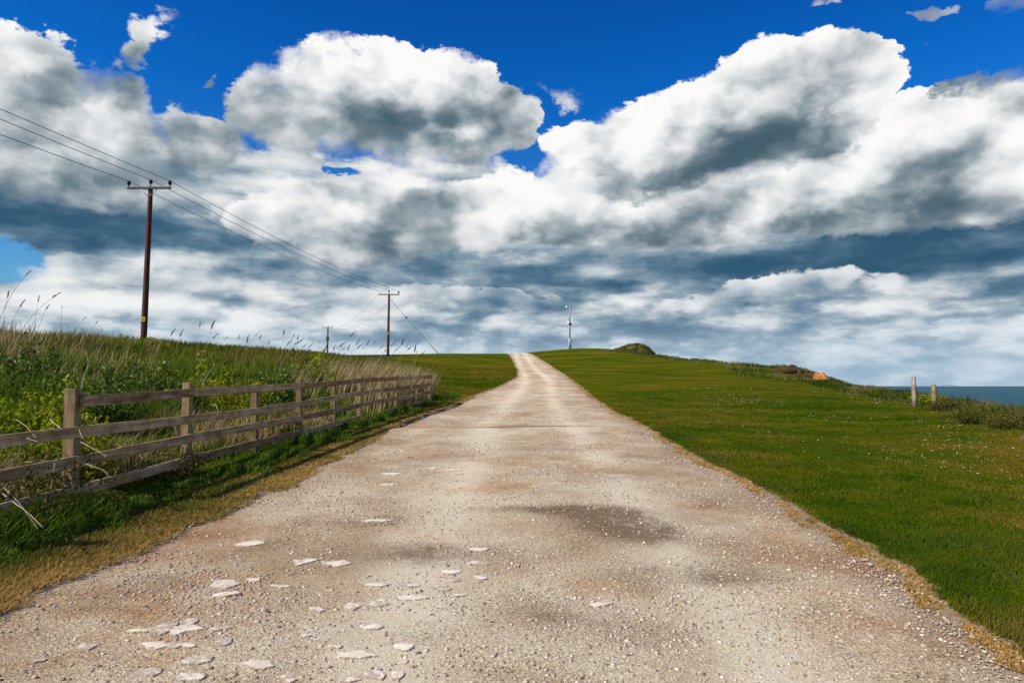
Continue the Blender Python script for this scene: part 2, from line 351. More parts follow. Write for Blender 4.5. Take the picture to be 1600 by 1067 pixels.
def road_mat():
    m, nt, p, P = new_mat('gravel_track')
    big = noise(nt, P, 0.32, 4, 0.55); mid = noise(nt, P, 1.5, 5, 0.6); grit = noise(nt, P, 130.0, 3, 0.6)
    d = 0.0
    cells = voro(nt, P, 92.0, 'F1', 'Color'); cd = voro(nt, P, 92.0)
    cells2 = voro(nt, P, 22.0, 'F1', 'Color'); cd2 = voro(nt, P, 22.0)
    sepc = lambda s: vmath(nt, 'DOT_PRODUCT', s, (0.5, 0.5, 0.0))
    base = ramp(nt, big * 0.5 + mid * 0.5, [(0.36, (0.35, 0.245, 0.130)), (0.46, (0.52, 0.405, 0.252)), (0.54, (0.63, 0.53, 0.365)), (0.64, (0.74, 0.65, 0.47))])
    base = mix(nt, attr(nt, 'track') * 0.75, base, (0.82, 0.73, 0.55))
    # damp hollows
    wet = attr(nt, 'damp')
    wetf = sstep(nt, wet + (noise(nt, P, 3.0, 7, 0.68) - 0.5) * 2.4 * wet._m('ADD', 0.12) + (grit - 0.5) * 0.3, 0.06, 0.95)
    base = mix(nt, wetf * 0.85, base, (0.175, 0.105, 0.05))
    edge = sstep(nt, attr(nt, 'margin') + (mid - 0.5) * 0.7, 0.75, 0.1)
    base = mix(nt, edge * 0.5, base, (0.42, 0.30, 0.19))
    st = ramp(nt, sepc(cells), [(0.08, (0.16, 0.16, 0.16)), (0.40, (0.45, 0.45, 0.45)), (0.7, (0.62, 0.61, 0.60)), (0.92, (0.98, 0.96, 0.92))])
    rub = sstep(nt, noise(nt, P, 0.8, 5, 0.65) - attr(nt, 'track') * 0.08, 0.30, 0.54)      # dusty against stony ground
    c = mix(nt, rub * 0.45 + 0.50, base, st, 'OVERLAY')
    big_st = rub * sstep(nt, sepc(cells2), 0.66, 0.70) * sstep(nt, cd2, 0.36, 0.22)
    c = mix(nt, big_st * 0.6, c, ramp(nt, voro(nt, P, 22.0, 'F1', 'Color')._m('FRACT'), [(0.0, (0.60, 0.54, 0.47)), (1.0, (0.70, 0.65, 0.58))]))
    c = mix(nt, 0.8, c, ramp(nt, grit, [(0.3, (0.30, 0.29, 0.28)), (0.7, (0.68, 0.68, 0.68))]), 'OVERLAY')
    tint = sstep(nt, noise(nt, P, 0.55, 5, 0.62), 0.50, 0.66)
    c = mix(nt, tint * 0.7, c, (0.84, 0.60, 0.40), 'MULTIPLY')
    link(nt, c, p.inputs['Base Color']); spec(p, 0.2, 0.9)
    bump(nt, p, (1.0 - cd) * 0.16 * rub + sepc(cells) * 0.22 + big_st * 0.5 + grit * 0.45 + mid * 0.6, 1.0, 0.028)
    return m
def blade_mat(name, stops, tipc=None, tip=0.0, trans=0.35, patch=0.5, gloss=0.0):
    m, nt, p, P = new_mat(name)
    f = attr(nt, 'tone')
    if patch: f = f * (1 - patch) + (noise(nt, vmath(nt, 'MULTIPLY', P, (0.5, 1.0, 1.0)), 0.30, 4, 0.6) * 0.6 + noise(nt, P, 1.3, 4, 0.6) * 0.4 - 0.5) * 3.8 * patch + 0.5 * patch
    c = ramp(nt, f, stops)
    if tipc: c = mix(nt, sstep(nt, attr(nt, 'along'), 0.45, 1.0) * tip, c, tipc)
    nt.nodes.remove(p)
    d = nt.nodes.new('ShaderNodeBsdfDiffuse'); t = nt.nodes.new('ShaderNodeBsdfTranslucent'); g = nt.nodes.new('ShaderNodeBsdfGlossy'); g.inputs['Roughness'].default_value = 0.5
    mx = nt.nodes.new('ShaderNodeMixShader'); mx.inputs[0].default_value = trans
    m2 = nt.nodes.new('ShaderNodeMixShader'); m2.inputs[0].default_value = gloss
    link(nt, c, d.inputs[0]); link(nt, c, t.inputs[0]); g.inputs[0].default_value = (0.7, 0.7, 0.7, 1)
    nt.links.new(d.outputs[0], mx.inputs[1]); nt.links.new(t.outputs[0], mx.inputs[2])
    nt.links.new(mx.outputs[0], m2.inputs[1]); nt.links.new(g.outputs[0], m2.inputs[2])
    nt.links.new(m2.outputs[0], nt.nodes['Material Output'].inputs[0])
    return m
def plain(name, a, b, scale, rough=0.8, specv=0.3, metal=0.0, bmp=0.3, stretch=(1, 1, 1), detail=5, bd=0.01):
    m, nt, p, P = new_mat(name)
    V_ = vmath(nt, 'MULTIPLY', P, stretch)
    n1 = noise(nt, V_, scale, detail, 0.6)
    link(nt, ramp(nt, n1, [(0.3, a), (0.7, b)]), p.inputs['Base Color'])
    spec(p, specv, rough); p.inputs['Metallic'].default_value = metal
    if bmp: bump(nt, p, n1, bmp, bd)
    return m
def timber(name, dark, mid_, pale, green=0.0, scale=1.0):
    m, nt, p, P = new_mat(name)
    info = nt.nodes.new('ShaderNodeObjectInfo'); rnd = S(nt, info.outputs['Random'])
    V_ = vmath(nt, 'ADD', vmath(nt, 'MULTIPLY', P, (1.2, 26.0, 26.0)), vmath(nt, 'SCALE', combine(nt, rnd, rnd, rnd), 40.0))
    g = noise(nt, V_, 1.0 * scale, 6, 0.65, 0.6); blot = noise(nt, vmath(nt, 'ADD', P, vmath(nt, 'SCALE', combine(nt, rnd, rnd, rnd), 9.0)), 5.0, 4, 0.6)
    c = ramp(nt, g * 0.6 + blot * 0.4 + (rnd - 0.5) * 0.12, [(0.36, dark), (0.5, mid_), (0.62, pale)])
    crack = sstep(nt, noise(nt, vmath(nt, 'MULTIPLY', V_, (0.6, 2.4, 2.4)), 1.0, 3, 0.5), 0.36, 0.30)
    c = mix(nt, crack * 0.7, c, tuple(v * 0.3 for v in dark))
    if green: c = mix(nt, sstep(nt, blot, 0.52, 0.66) * green, c, (0.11, 0.11, 0.03))
    link(nt, c, p.inputs['Base Color']); spec(p, 0.2, 0.9); bump(nt, p, g - crack * 0.6, 0.6, 0.006)
    return m
def slab_mat():
    m, nt, p, P = new_mat('pale_limestone')
    info = nt.nodes.new('ShaderNodeObjectInfo'); rnd = S(nt, info.outputs['Random'])
    Q = vmath(nt, 'ADD', P, vmath(nt, 'SCALE', combine(nt, rnd, rnd, rnd), 30.0))
    a = noise(nt, Q, 7.0, 6, 0.65); g = noise(nt, Q, 120.0, 3, 0.6)
    c = ramp(nt, a * 0.7 + g * 0.3, [(0.32, (0.60, 0.50, 0.38)), (0.5, (0.76, 0.67, 0.53)), (0.66, (0.86, 0.78, 0.65))])
    dust = sstep(nt, noise(nt, Q, 16.0, 6, 0.7) + rnd * 0.16, 0.58, 0.68)
    c = mix(nt, dust * 0.75, c, ramp(nt, g, [(0.3, (0.22, 0.17, 0.12)), (0.7, (0.55, 0.46, 0.35))]))
    worn = sstep(nt, attr(nt, 'rim') + (noise(nt, Q, 26.0, 6, 0.7) - 0.5) * 0.9, 0.10, 0.02)
    c = mix(nt, worn, c, ramp(nt, g, [(0.3, (0.26, 0.20, 0.14)), (0.7, (0.60, 0.51, 0.39))]))
    link(nt, c, p.inputs['Base Color']); spec(p, 0.15, 0.9); bump(nt, p, a + g * 0.5 + dust * 0.4 + worn * 0.5, 0.7, 0.008)
    return m
def sea_mat():
    m, nt, p, P = new_mat('sea_water')
    sw = noise(nt, vmath(nt, 'MULTIPLY', P, (0.004, 0.0016, 0.0)), 1.0, 4, 0.55)
    sepp = nt.nodes.new('ShaderNodeSeparateXYZ'); nt.links.new(P.k, sepp.inputs[0])
    shore = sstep(nt, S(nt, sepp.outputs[1]) + (sw - 0.5) * 500.0, 560.0, 900.0)
    c = mix(nt, shore, (0.040, 0.040, 0.055), (0.010, 0.080, 0.105))
    far = sstep(nt, S(nt, sepp.outputs[1]) + (sw - 0.5) * 1400.0, 1200.0, 5000.0)
    c = mix(nt, far * 0.8, c, (0.022, 0.095, 0.120))
    link(nt, c, p.inputs['Base Color']); spec(p, 0.10, 0.45)
    wv = noise(nt, vmath(nt, 'MULTIPLY', P, (0.10, 0.30, 0.0)), 1.0, 5, 0.65)
    bump(nt, p, wv, 1.0, 2.2)
    return m
M = dict(
    turf=ground_mat(), road=road_mat(), sea=sea_mat(),
    lawn=blade_mat('lawn_blades', [(0.25, (0.042, 0.088, 0.003)), (0.43, (0.078, 0.128, 0.005)), (0.56, (0.140, 0.138, 0.008)), (0.72, (0.23, 0.152, 0.026))], patch=0.62),
    verge=blade_mat('verge_blades', [(0.15, (0.045, 0.085, 0.008)), (0.38, (0.11, 0.12, 0.018)), (0.6, (0.30, 0.215, 0.055)), (0.85, (0.54, 0.36, 0.12))], patch=0.22),
    fringe=blade_mat('fringe_blades', [(0.2, (0.24, 0.17, 0.03)), (0.5, (0.52, 0.30, 0.06)), (0.9, (0.74, 0.46, 0.14))], patch=0.2),
    lush=blade_mat('long_grass_blades', [(0.2, (0.030, 0.092, 0.003)), (0.5, (0.078, 0.172, 0.007)), (0.8, (0.18, 0.26, 0.015))], tipc=(0.22, 0.25, 0.04), tip=0.4, trans=0.45, patch=0.25, gloss=0.012),
    bank=blade_mat('bank_blades', [(0.2, (0.062, 0.095, 0.008)), (0.45, (0.130, 0.150, 0.014)), (0.62, (0.18, 0.155, 0.030)), (0.85, (0.30, 0.22, 0.08))], trans=0.4, patch=0.6),
    reed=blade_mat('dry_reed_blades', [(0.15, (0.20, 0.15, 0.05)), (0.5, (0.38, 0.29, 0.13)), (0.9, (0.55, 0.44, 0.24))], trans=0.3, patch=0.0),
    coast=blade_mat('coast_blades', [(0.25, (0.045, 0.085, 0.010)), (0.5, (0.10, 0.13, 0.020)), (0.65, (0.20, 0.18, 0.05)), (0.85, (0.36, 0.28, 0.13))], trans=0.4, patch=0.6),
    leaf=blade_mat('bramble_leaves', [(0.1, (0.06, 0.115, 0.010)), (0.40, (0.18, 0.24, 0.014)), (0.75, (0.36, 0.38, 0.022)), (0.95, (0.38, 0.28, 0.04))], trans=0.4, patch=0.25),
    darkleaf=blade_mat('dark_leaves', [(0.1, (0.03, 0.05, 0.008)), (0.45, (0.085, 0.095, 0.014)), (0.75, (0.17, 0.13, 0.035)), (0.95, (0.30, 0.20, 0.09))], trans=0.3, patch=0.3),
    greenleaf=blade_mat('shrub_leaves', [(0.1, (0.035, 0.085, 0.006)), (0.5, (0.095, 0.165, 0.010)), (0.9, (0.20, 0.27, 0.018))], trans=0.35, patch=0.2, gloss=0.04),
    petal=plain('daisy_petals', (0.42, 0.40, 0.27), (0.74, 0.72, 0.58), 3, 0.8, 0.1, bmp=0),
    gravel=blade_mat('gravel_stones', [(0.0, (0.18, 0.145, 0.11)), (0.35, (0.38, 0.31, 0.24)), (0.7, (0.58, 0.49, 0.39)), (1.0, (0.78, 0.71, 0.60))], trans=0.0, patch=0.0),
    slab=slab_mat(),
    wood=timber('weathered_rail', (0.11, 0.070, 0.032), (0.29, 0.20, 0.100), (0.52, 0.40, 0.24)),
    post=timber('weathered_post', (0.10, 0.070, 0.034), (0.22, 0.160, 0.085), (0.35, 0.265, 0.155), green=0.4),
    marker=timber('grey_marker_post', (0.17, 0.14, 0.11), (0.34, 0.28, 0.23), (0.50, 0.42, 0.36)),
    moss=timber('lichened_post', (0.10, 0.075, 0.03), (0.22, 0.165, 0.06), (0.34, 0.26, 0.12), green=0.7),
    pole=plain('creosoted_pole', (0.045, 0.014, 0.009), (0.115, 0.038, 0.024), 6.0, 0.75, 0.3, bmp=0.4, stretch=(4, 4, 0.3)),
    steel=plain('dark_galvanised', (0.035, 0.05, 0.055), (0.07, 0.085, 0.09), 9.0, 0.6, 0.4),
    ceramic=plain('brown_porcelain', (0.018, 0.012, 0.010), (0.035, 0.024, 0.02), 9.0, 0.25, 0.5, bmp=0),
    galv=plain('galvanised_strap', (0.26, 0.28, 0.29), (0.36, 0.38, 0.39), 20.0, 0.5, 0.5, 0.4),
    yellow=plain('yellow_plate', (0.65, 0.42, 0.01), (0.75, 0.5, 0.02), 9.0, 0.5, 0.4, bmp=0),
    black=plain('black_mark', (0.015, 0.015, 0.015), (0.03, 0.03, 0.03), 9.0, 0.6, 0.3, bmp=0),
    wire=plain('overhead_conductor', (0.05, 0.065, 0.08), (0.08, 0.10, 0.12), 5.0, 0.5, 0.4, bmp=0),
    guard=plain('yellow_green_sleeve', (0.42, 0.45, 0.06), (0.55, 0.55, 0.10), 5.0, 0.5, 0.3, bmp=0),
    mast=plain('grey_mast_paint', (0.30, 0.33, 0.35), (0.42, 0.45, 0.46), 8.0, 0.5, 0.4),
    white=plain('white_casing', (0.78, 0.79, 0.80), (0.85, 0.85, 0.85), 8.0, 0.35, 0.5, bmp=0),
    dark=plain('dark_glass', (0.012, 0.014, 0.018), (0.03, 0.03, 0.035), 8.0, 0.2, 0.5, bmp=0),
    clay=plain('red_clay', (0.22, 0.075, 0.025), (0.58, 0.26, 0.11), 2.2, 0.95, 0.1, bmp=0.9, bd=0.15),
    earth=plain('dark_earth', (0.035, 0.024, 0.012), (0.12, 0.08, 0.035), 2.5, 0.95, 0.1, bmp=0.9, bd=0.15),
    stem=plain('dry_stem_bark', (0.25, 0.19, 0.13), (0.52, 0.43, 0.33), 20.0, 0.85, 0.2, bmp=0.3),
    twig=plain('brown_twig', (0.06, 0.04, 0.025), (0.16, 0.11, 0.07), 20.0, 0.85, 0.2, bmp=0.3),
    plume=blade_mat('reed_plume', [(0.1, (0.08, 0.055, 0.035)), (0.6, (0.20, 0.145, 0.10)), (0.95, (0.36, 0.28, 0.20))], trans=0.3, patch=0.0),
)
# ------------------------------------------------------------------ mesh helpers
def mesh_np(name, V, loops, starts, totals, mat, attrs=None, smooth=False, parent=None):
    me = bpy.data.meshes.new(name)
    me.vertices.add(len(V)); me.vertices.foreach_set('co', np.ascontiguousarray(V, np.float32).ravel())
    me.loops.add(len(loops)); me.loops.foreach_set('vertex_index', np.ascontiguousarray(loops, np.int32))
    me.polygons.add(len(starts)); me.polygons.foreach_set('loop_start', np.ascontiguousarray(starts, np.int32))
    try: me.polygons.foreach_set('loop_total', np.ascontiguousarray(totals, np.int32))
    except Exception: pass
    if smooth: me.polygons.foreach_set('use_smooth', np.ones(len(starts), bool))
    me.update(calc_edges=True)
    for k, v in (attrs or {}).items():
        a = me.attributes.new(k, 'FLOAT', 'POINT'); a.data.foreach_set('value', np.ascontiguousarray(v, np.float32))
    if mat: me.materials.append(mat)
    o = bpy.data.objects.new(name, me); COL.objects.link(o)
    if parent: o.parent = parent
    return o
def grid_np(name, X, Y, Z, mat, attrs=None, smooth=True):
    ny, nx = X.shape
    i = np.arange(nx * ny).reshape(ny, nx)
    f = np.stack([i[:-1, :-1], i[:-1, 1:], i[1:, 1:], i[1:, :-1]], -1).reshape(-1, 4)
    n = len(f)
    return mesh_np(name, np.c_[X.ravel(), Y.ravel(), Z.ravel()], f.ravel(), np.arange(n) * 4, np.full(n, 4), mat,
                   {k: v.ravel() for k, v in (attrs or {}).items()}, smooth)
def tag(o, label=None, cat=None, group=None, kind=None):
    for k, v in (('label', label), ('category', cat), ('group', group), ('kind', kind)):
        if v: o[k] = v
    return o
def empty(name, loc, label=None, cat=None, group=None):
    o = bpy.data.objects.new(name, None); COL.objects.link(o); o.location = loc; o.empty_display_size = 0.2
    return tag(o, label, cat, group)
class MB:
    """gathers shapes into one bmesh"""
    def __init__(s): s.bm = bmesh.new()
    def box(s, size, mat=Matrix(), bev=0.0):
        r = bmesh.ops.create_cube(s.bm, size=1.0, matrix=mat @ Matrix.Diagonal((*size, 1)))
        if bev:
            ed = list({e for v in r['verts'] for e in v.link_edges})
            bmesh.ops.bevel(s.bm, geom=ed, offset=bev, segments=2, affect='EDGES', profile=0.5)
        return s
    def tube(s, pts, radii, n=8, cap=True):
        pts = [Vector(p) for p in pts]; rings = []
        if not hasattr(radii, '__len__'): radii = [radii] * len(pts)
        ref = None
        for i, p in enumerate(pts):
            t = (pts[min(i + 1, len(pts) - 1)] - pts[max(i - 1, 0)]).normalized()
            if ref is None: ref = t.orthogonal().normalized()
            a = (ref - t * ref.dot(t)); a = a.normalized() if a.length > 1e-6 else t.orthogonal().normalized(); ref = a
            b = t.cross(a)
            rings.append([s.bm.verts.new(p + (a * math.cos(k * 2 * math.pi / n) + b * math.sin(k * 2 * math.pi / n)) * radii[i]) for k in range(n)])
        for r0, r1 in zip(rings, rings[1:]):
            for k in range(n): f = s.bm.faces.new((r0[k], r0[(k + 1) % n], r1[(k + 1) % n], r1[k])); f.smooth = True
        if cap and n > 2: s.bm.faces.new(rings[0][::-1]); s.bm.faces.new(rings[-1])
        return s
    def sphere(s, c, r, sc=(1, 1, 1), seg=14):
        x = bmesh.ops.create_uvsphere(s.bm, u_segments=seg, v_segments=seg // 2 + 2, radius=r, matrix=Matrix.Translation(c) @ Matrix.Diagonal((*sc, 1)))
        for v in x['verts']:
            for f in v.link_faces: f.smooth = True
        return s
    def build(s, name, mat, parent=None, M_=None):
        me = bpy.data.meshes.new(name); bmesh.ops.recalc_face_normals(s.bm, faces=s.bm.faces[:]); s.bm.to_mesh(me); s.bm.free()
        me.materials.append(mat); o = bpy.data.objects.new(name, me); COL.objects.link(o)
        if parent: o.parent = parent
        if M_ is not None: o.matrix_local = M_
        return o
def blade_arrays(P, h, w, lean, tone, twist=None):
    """curved three-faced blades: P roots (n,3), h heights, w widths, lean (n,2) sideways shift of the tip"""
    n = len(P); ph = RNG.random(n) * 6.2832 if twist is None else twist
    sx, sy = np.cos(ph) * w * 0.5, np.sin(ph) * w * 0.5
    V = np.empty((n, 5, 3), np.float32)
    V[:, 0] = np.c_[P[:, 0] - sx, P[:, 1] - sy, P[:, 2]]; V[:, 1] = np.c_[P[:, 0] + sx, P[:, 1] + sy, P[:, 2]]
    mx, my, mz = P[:, 0] + lean[:, 0] * 0.32, P[:, 1] + lean[:, 1] * 0.32, P[:, 2] + h * 0.6
    V[:, 2] = np.c_[mx - sx * 0.8, my - sy * 0.8, mz]; V[:, 3] = np.c_[mx + sx * 0.8, my + sy * 0.8, mz]
    V[:, 4] = np.c_[P[:, 0] + lean[:, 0], P[:, 1] + lean[:, 1], P[:, 2] + h]
    b = (np.arange(n) * 5)[:, None]
    loops = (b + np.array([0, 1, 3, 2, 2, 3, 4])[None]).ravel()
    st = (np.arange(n)[:, None] * 7 + np.array([0, 4])[None]).ravel(); tt = np.tile([4, 3], n)
    at_ = {'tone': np.repeat(tone, 5), 'along': np.tile([0, 0, 0.55, 0.55, 1.0], n)}
    return V.reshape(-1, 3), loops, st, tt, at_
def blades(name, P, h, w, lean, tone, mat, parent=None):
    V, l, s, t, a = blade_arrays(P, h, w, lean, tone)
    return mesh_np(name, V, l, s, t, mat, a, parent=parent)
def rl(n, amt, wind=(0.25, 0.1)):
    a = RNG.random(n) * 6.2832; r = RNG.random(n) * amt
    return np.c_[np.cos(a) * r + wind[0] * amt, np.sin(a) * r + wind[1] * amt]
# ------------------------------------------------------------------ ground, track, sea
ys = np.concatenate([np.arange(-8, 12, 0.12), 12 * np.exp(np.linspace(0, math.log(270 / 12), 300))])
tx_ = np.linspace(-1, 1, 420); xs0 = np.sign(tx_) * (np.abs(tx_) * 9 + np.abs(tx_) ** 4 * 96)
xs0 = xs0[(xs0 < 76)]
X, Y = np.meshgrid(xs0, ys); xf, yf = X.ravel(), Y.ravel()
ri = road_in(xf, yf)
over = np.maximum(xf - edge_x(yf), 0)
bankm = ss(0.0, 1.2, fence_x(yf) - xf) * np.where(yf < 28.3, 1, ss(36, 28, yf) )
far_l = ss(-12, -16, xf + np.maximum(yf - 60, 0) * 0.02); bankm = np.maximum(bankm, far_l * ss(20, 28, yf))
coast = ss(-2.2, -0.4, xf - edge_x(yf))
Z = H(xf, yf) + np.where(ri > 0, -0.055 * ss(0, 0.25, ri), 0.02 * ss(0, 0.15, -ri)) + (fb(xf, yf, 1.7, 3) - 0.5) * 0.05 * ss(0.1, 0.6, -ri) + ((fb(xf, yf, 0.45, 3) - 0.5) * 0.75 + 0.06) * coast
dl = road_l(yf) - xf; dr = xf - road_r(yf)
dry = np.where(dl > 0, ss(0.8, 0.1, dl) * ss(60, 30, yf) * 0.8 + 0.5 * ss(0.25, 0, dl), 0) + np.where(dr > 0, ss(0.30, 0.0, dr) * 0.95, 0)
bare = ss(0.6, 3.0, over)
tag(grid_np('ground', X, Y, Z.reshape(X.shape), M['turf'], {'edge': ss(0.22, 0.02, np.minimum(-ri, 9)), 'dry': dry, 'rough': np.maximum(bankm, coast * 0.6), 'bare': bare}), kind='structure')

ny = 420; yr = np.concatenate([np.arange(-6, 10, 0.1), 10 * np.exp(np.linspace(0, math.log(14.5), 260))])
tr = np.linspace(0, 1, 90); XL, XR = road_l(yr) - 0.4, road_r(yr) + 0.4
XX = XL[:, None] + (XR - XL)[:, None] * tr[None]; YY = np.repeat(yr[:, None], 90, 1); xf, yf = XX.ravel(), YY.ravel()
margin = np.minimum(xf - road_l(yf), road_r(yf) - xf)
mid_x = np.interp(yf, [0, 17, 30, 50, 110], [0.35, 0.4, 0.8, 1.9, 1.3])
gz = H(xf, yf) + (fb(xf, yf, 0.8, 4) - 0.5) * 0.05 + 0.05 * np.exp(-((yf - 16.6) / 0.5) ** 2) + 0.16 * np.exp(-((yf - 58) / 1.2) ** 2) * ss(0.1, 0.8, margin) - 0.03 * ss(0.4, -0.3, margin)
off_ = xf - mid_x; sp = np.interp(yf, [0, 30, 60], [1.05, 1.0, 0.8])
track = np.exp(-((off_ - sp) / 0.35) ** 2) + np.exp(-((off_ + sp) / 0.42) ** 2) + 0.25 * (fb(xf, yf * 0.3, 1.0, 3) - 0.3)
def blob(px, py, rx, ry, a):
    x0, y0 = ground_hit(px, py); return a * np.exp(-((xf - x0) / rx) ** 2 - ((yf - y0) / ry) ** 2)
damp = (blob(945, 812, 0.6, 0.55, 0.72) + blob(985, 835, 0.45, 0.3, 0.35) + blob(905, 800, 0.5, 0.3, 0.3) + blob(850, 796, 0.95, 0.20, 0.75) + blob(760, 860, 1.0, 0.3, 0.3) + blob(1000, 990, 0.6, 0.3, 0.35) + blob(640, 1000, 0.5, 0.25, 0.3) + blob(880, 700, 1.2, 0.5, 0.4) + blob(1010, 830, 0.4, 0.5, 0.5) + blob(1090, 900, 0.9, 0.35, 0.62) + blob(1150, 850, 0.7, 0.4, 0.4)
        + blob(820, 669, 1.9, 0.28, 1.0) + blob(700, 715, 1.1, 0.7, 0.45) + blob(960, 740, 0.8, 1.0, 0.45) + blob(850, 960, 0.5, 0.3, 0.42) + blob(620, 870, 0.8, 0.4, 0.42)
        + blob(820, 587, 1.6, 0.7, 0.75) + blob(920, 620, 1.2, 1.6, 0.42) + blob(330, 870, 1.2, 0.6, 0.3) + blob(1130, 775, 0.8, 0.6, 0.42))
tag(grid_np('gravel_road', XX, YY, gz.reshape(XX.shape), M['road'], {'margin': margin, 'track': np.clip(track, 0, 1), 'damp': damp}), kind='structure')
def road_z(x, y):
    x = np.asarray(x, float); y = np.asarray(y, float)
    return H(x, y) + (fb(x, y, 0.8, 4) - 0.5) * 0.05
sx = np.concatenate([-np.geomspace(30000, 60, 40), np.linspace(0, 500, 40), np.geomspace(560, 30000, 40)]); sy = np.concatenate([np.linspace(-400, 900, 50), np.geomspace(950, 40000, 60)])
SX, SYY = np.meshgrid(sx, sy)
tag(grid_np('sea', SX, SYY, np.full(SX.shape, -29.0), M['sea']), kind='structure')
# ------------------------------------------------------------------ timber fence along the left verge
FDIR = Vector((FB[0] - FA[0], FB[1] - FA[1], 0)); FLEN = FDIR.length; FDIR.normalize(); FNRM = Vector((FDIR.y, -FDIR.x, 0))   # towards the track
post_y = [5.3, 7.4, 9.68, 11.85, 13.9, 16.05, 18.13, 20.3, 22.2, 24.3, 26.2, 28.3]
post_top_px = [612, 607, 598, 600, 592.5, 590.5, 586.5, 585.5, 584.5, 584, 583.5, 583]
fence = empty('timber_fence', (float(fence_x(7.4)), 7.4, float(H([fence_x(7.4)], [7.4])[0])), 'weathered grey four rail timber fence along the left verge, near bay missing its top rail', 'fence')
F0 = fence.location.copy(); fbase = []; ftop = []
for i, (y, tp) in enumerate(zip(post_y, post_top_px)):
    x = float(fence_x(y)); gz_ = float(H([x], [y])[0]); zt = at(800, tp, y).z
    fbase.append(Vector((x, y, gz_))); ftop.append(zt)
    big = i in (1,)
    w = 0.125 if big else 0.112; hgt = zt - gz_ + 0.12
    R_ = Matrix.Rotation(math.atan2(FDIR.y, FDIR.x) + random.uniform(-0.06, 0.06), 4, 'Z') @ Matrix.Rotation(random.uniform(-0.012, 0.012), 4, 'X')
    # the grain runs along local X: stand the piece up
    Mx = Matrix.Translation(Vector((x, y, gz_ - 0.12)) - F0) @ R_ @ Matrix.Rotation(-math.pi / 2, 4, 'Y')
    MB().box((hgt, w, w * 0.92), Matrix.Translation((hgt / 2, 0, 0)), bev=0.008).build('post', M['post'], fence, Mx)
RAIL_UP = [1.16, 0.835, 0.515, 0.215]
def rail(i0, i1, lv, dz0=0.0, dz1=0.0, out=0.0, trim0=0.0, trim1=0.0):
    a = fbase[i0].copy(); b = fbase[i1].copy()
    za = ftop[i0] - 1.29 + RAIL_UP[lv] if i0 else fbase[0].z + RAIL_UP[lv]; zb = ftop[i1] - 1.29 + RAIL_UP[lv]
    pa = Vector((a.x, a.y, za + dz0)); pb = Vector((b.x, b.y, zb + dz1)); dv = (pb - pa); L = dv.length; dv.normalize()
    pa += dv * trim0; L -= trim0 + trim1
    nrm = FNRM; pa = pa + nrm * (0.0575 + 0.021 + out)
    up = dv.cross(nrm) * -1.0
    if up.z < 0: up = -up
    mat = Matrix((dv, nrm, up)).transposed().to_4x4(); mat.translation = pa - F0
    bm = MB(); n = 9; hw = 0.120; tk = 0.036
    prev = None; sag = random.uniform(-0.012, 0.006); bow = random.uniform(-0.012, 0.012); tw = random.uniform(-0.05, 0.05)
    for k in range(n + 1):
        t = k / n; c = math.sin(math.pi * t); hh = hw * (0.5 + random.uniform(-0.012, 0.012)); an = tw * (t - 0.5)
        ring = []
        for (u, v) in ((-tk / 2, -hh + 0.004), (-tk / 2 + 0.004, -hh), (tk / 2 - 0.004, -hh), (tk / 2, -hh + 0.004), (tk / 2, hh - 0.004), (tk / 2 - 0.004, hh), (-tk / 2 + 0.004, hh), (-tk / 2, hh - 0.004)):
            ring.append(bm.bm.verts.new((L * t, bow * c + u - v * an, sag * c + v)))
        if prev:
            for q in range(8): bm.bm.faces.new((prev[q], prev[(q + 1) % 8], ring[(q + 1) % 8], ring[q]))
        else: bm.bm.faces.new(ring)
        prev = ring
    bm.bm.faces.new(prev[::-1])
    bm.build('rail', M['wood'], fence, mat)
for lv in range(4):
    j = [0, 2, 4, 6, 8, 10, 11] if lv % 2 == 0 else [0, 1, 3, 5, 7, 9, 11]
    if lv == 0: j = [1, 2, 4, 6, 8, 10, 11]
    if lv == 3: j = [0, 2, 4, 6, 8, 10, 11]
    for a, b in zip(j, j[1:]):
        if lv == 3 and a == 6: rail(a, b, lv, -0.10, -0.03, 0.036)
        elif lv == 3 and a == 4: rail(a, b, lv, 0.0, -0.02, 0.0)
        else: rail(a, b, lv, random.uniform(-0.008, 0.008), random.uniform(-0.008, 0.008), trim0=0.004, trim1=0.004)

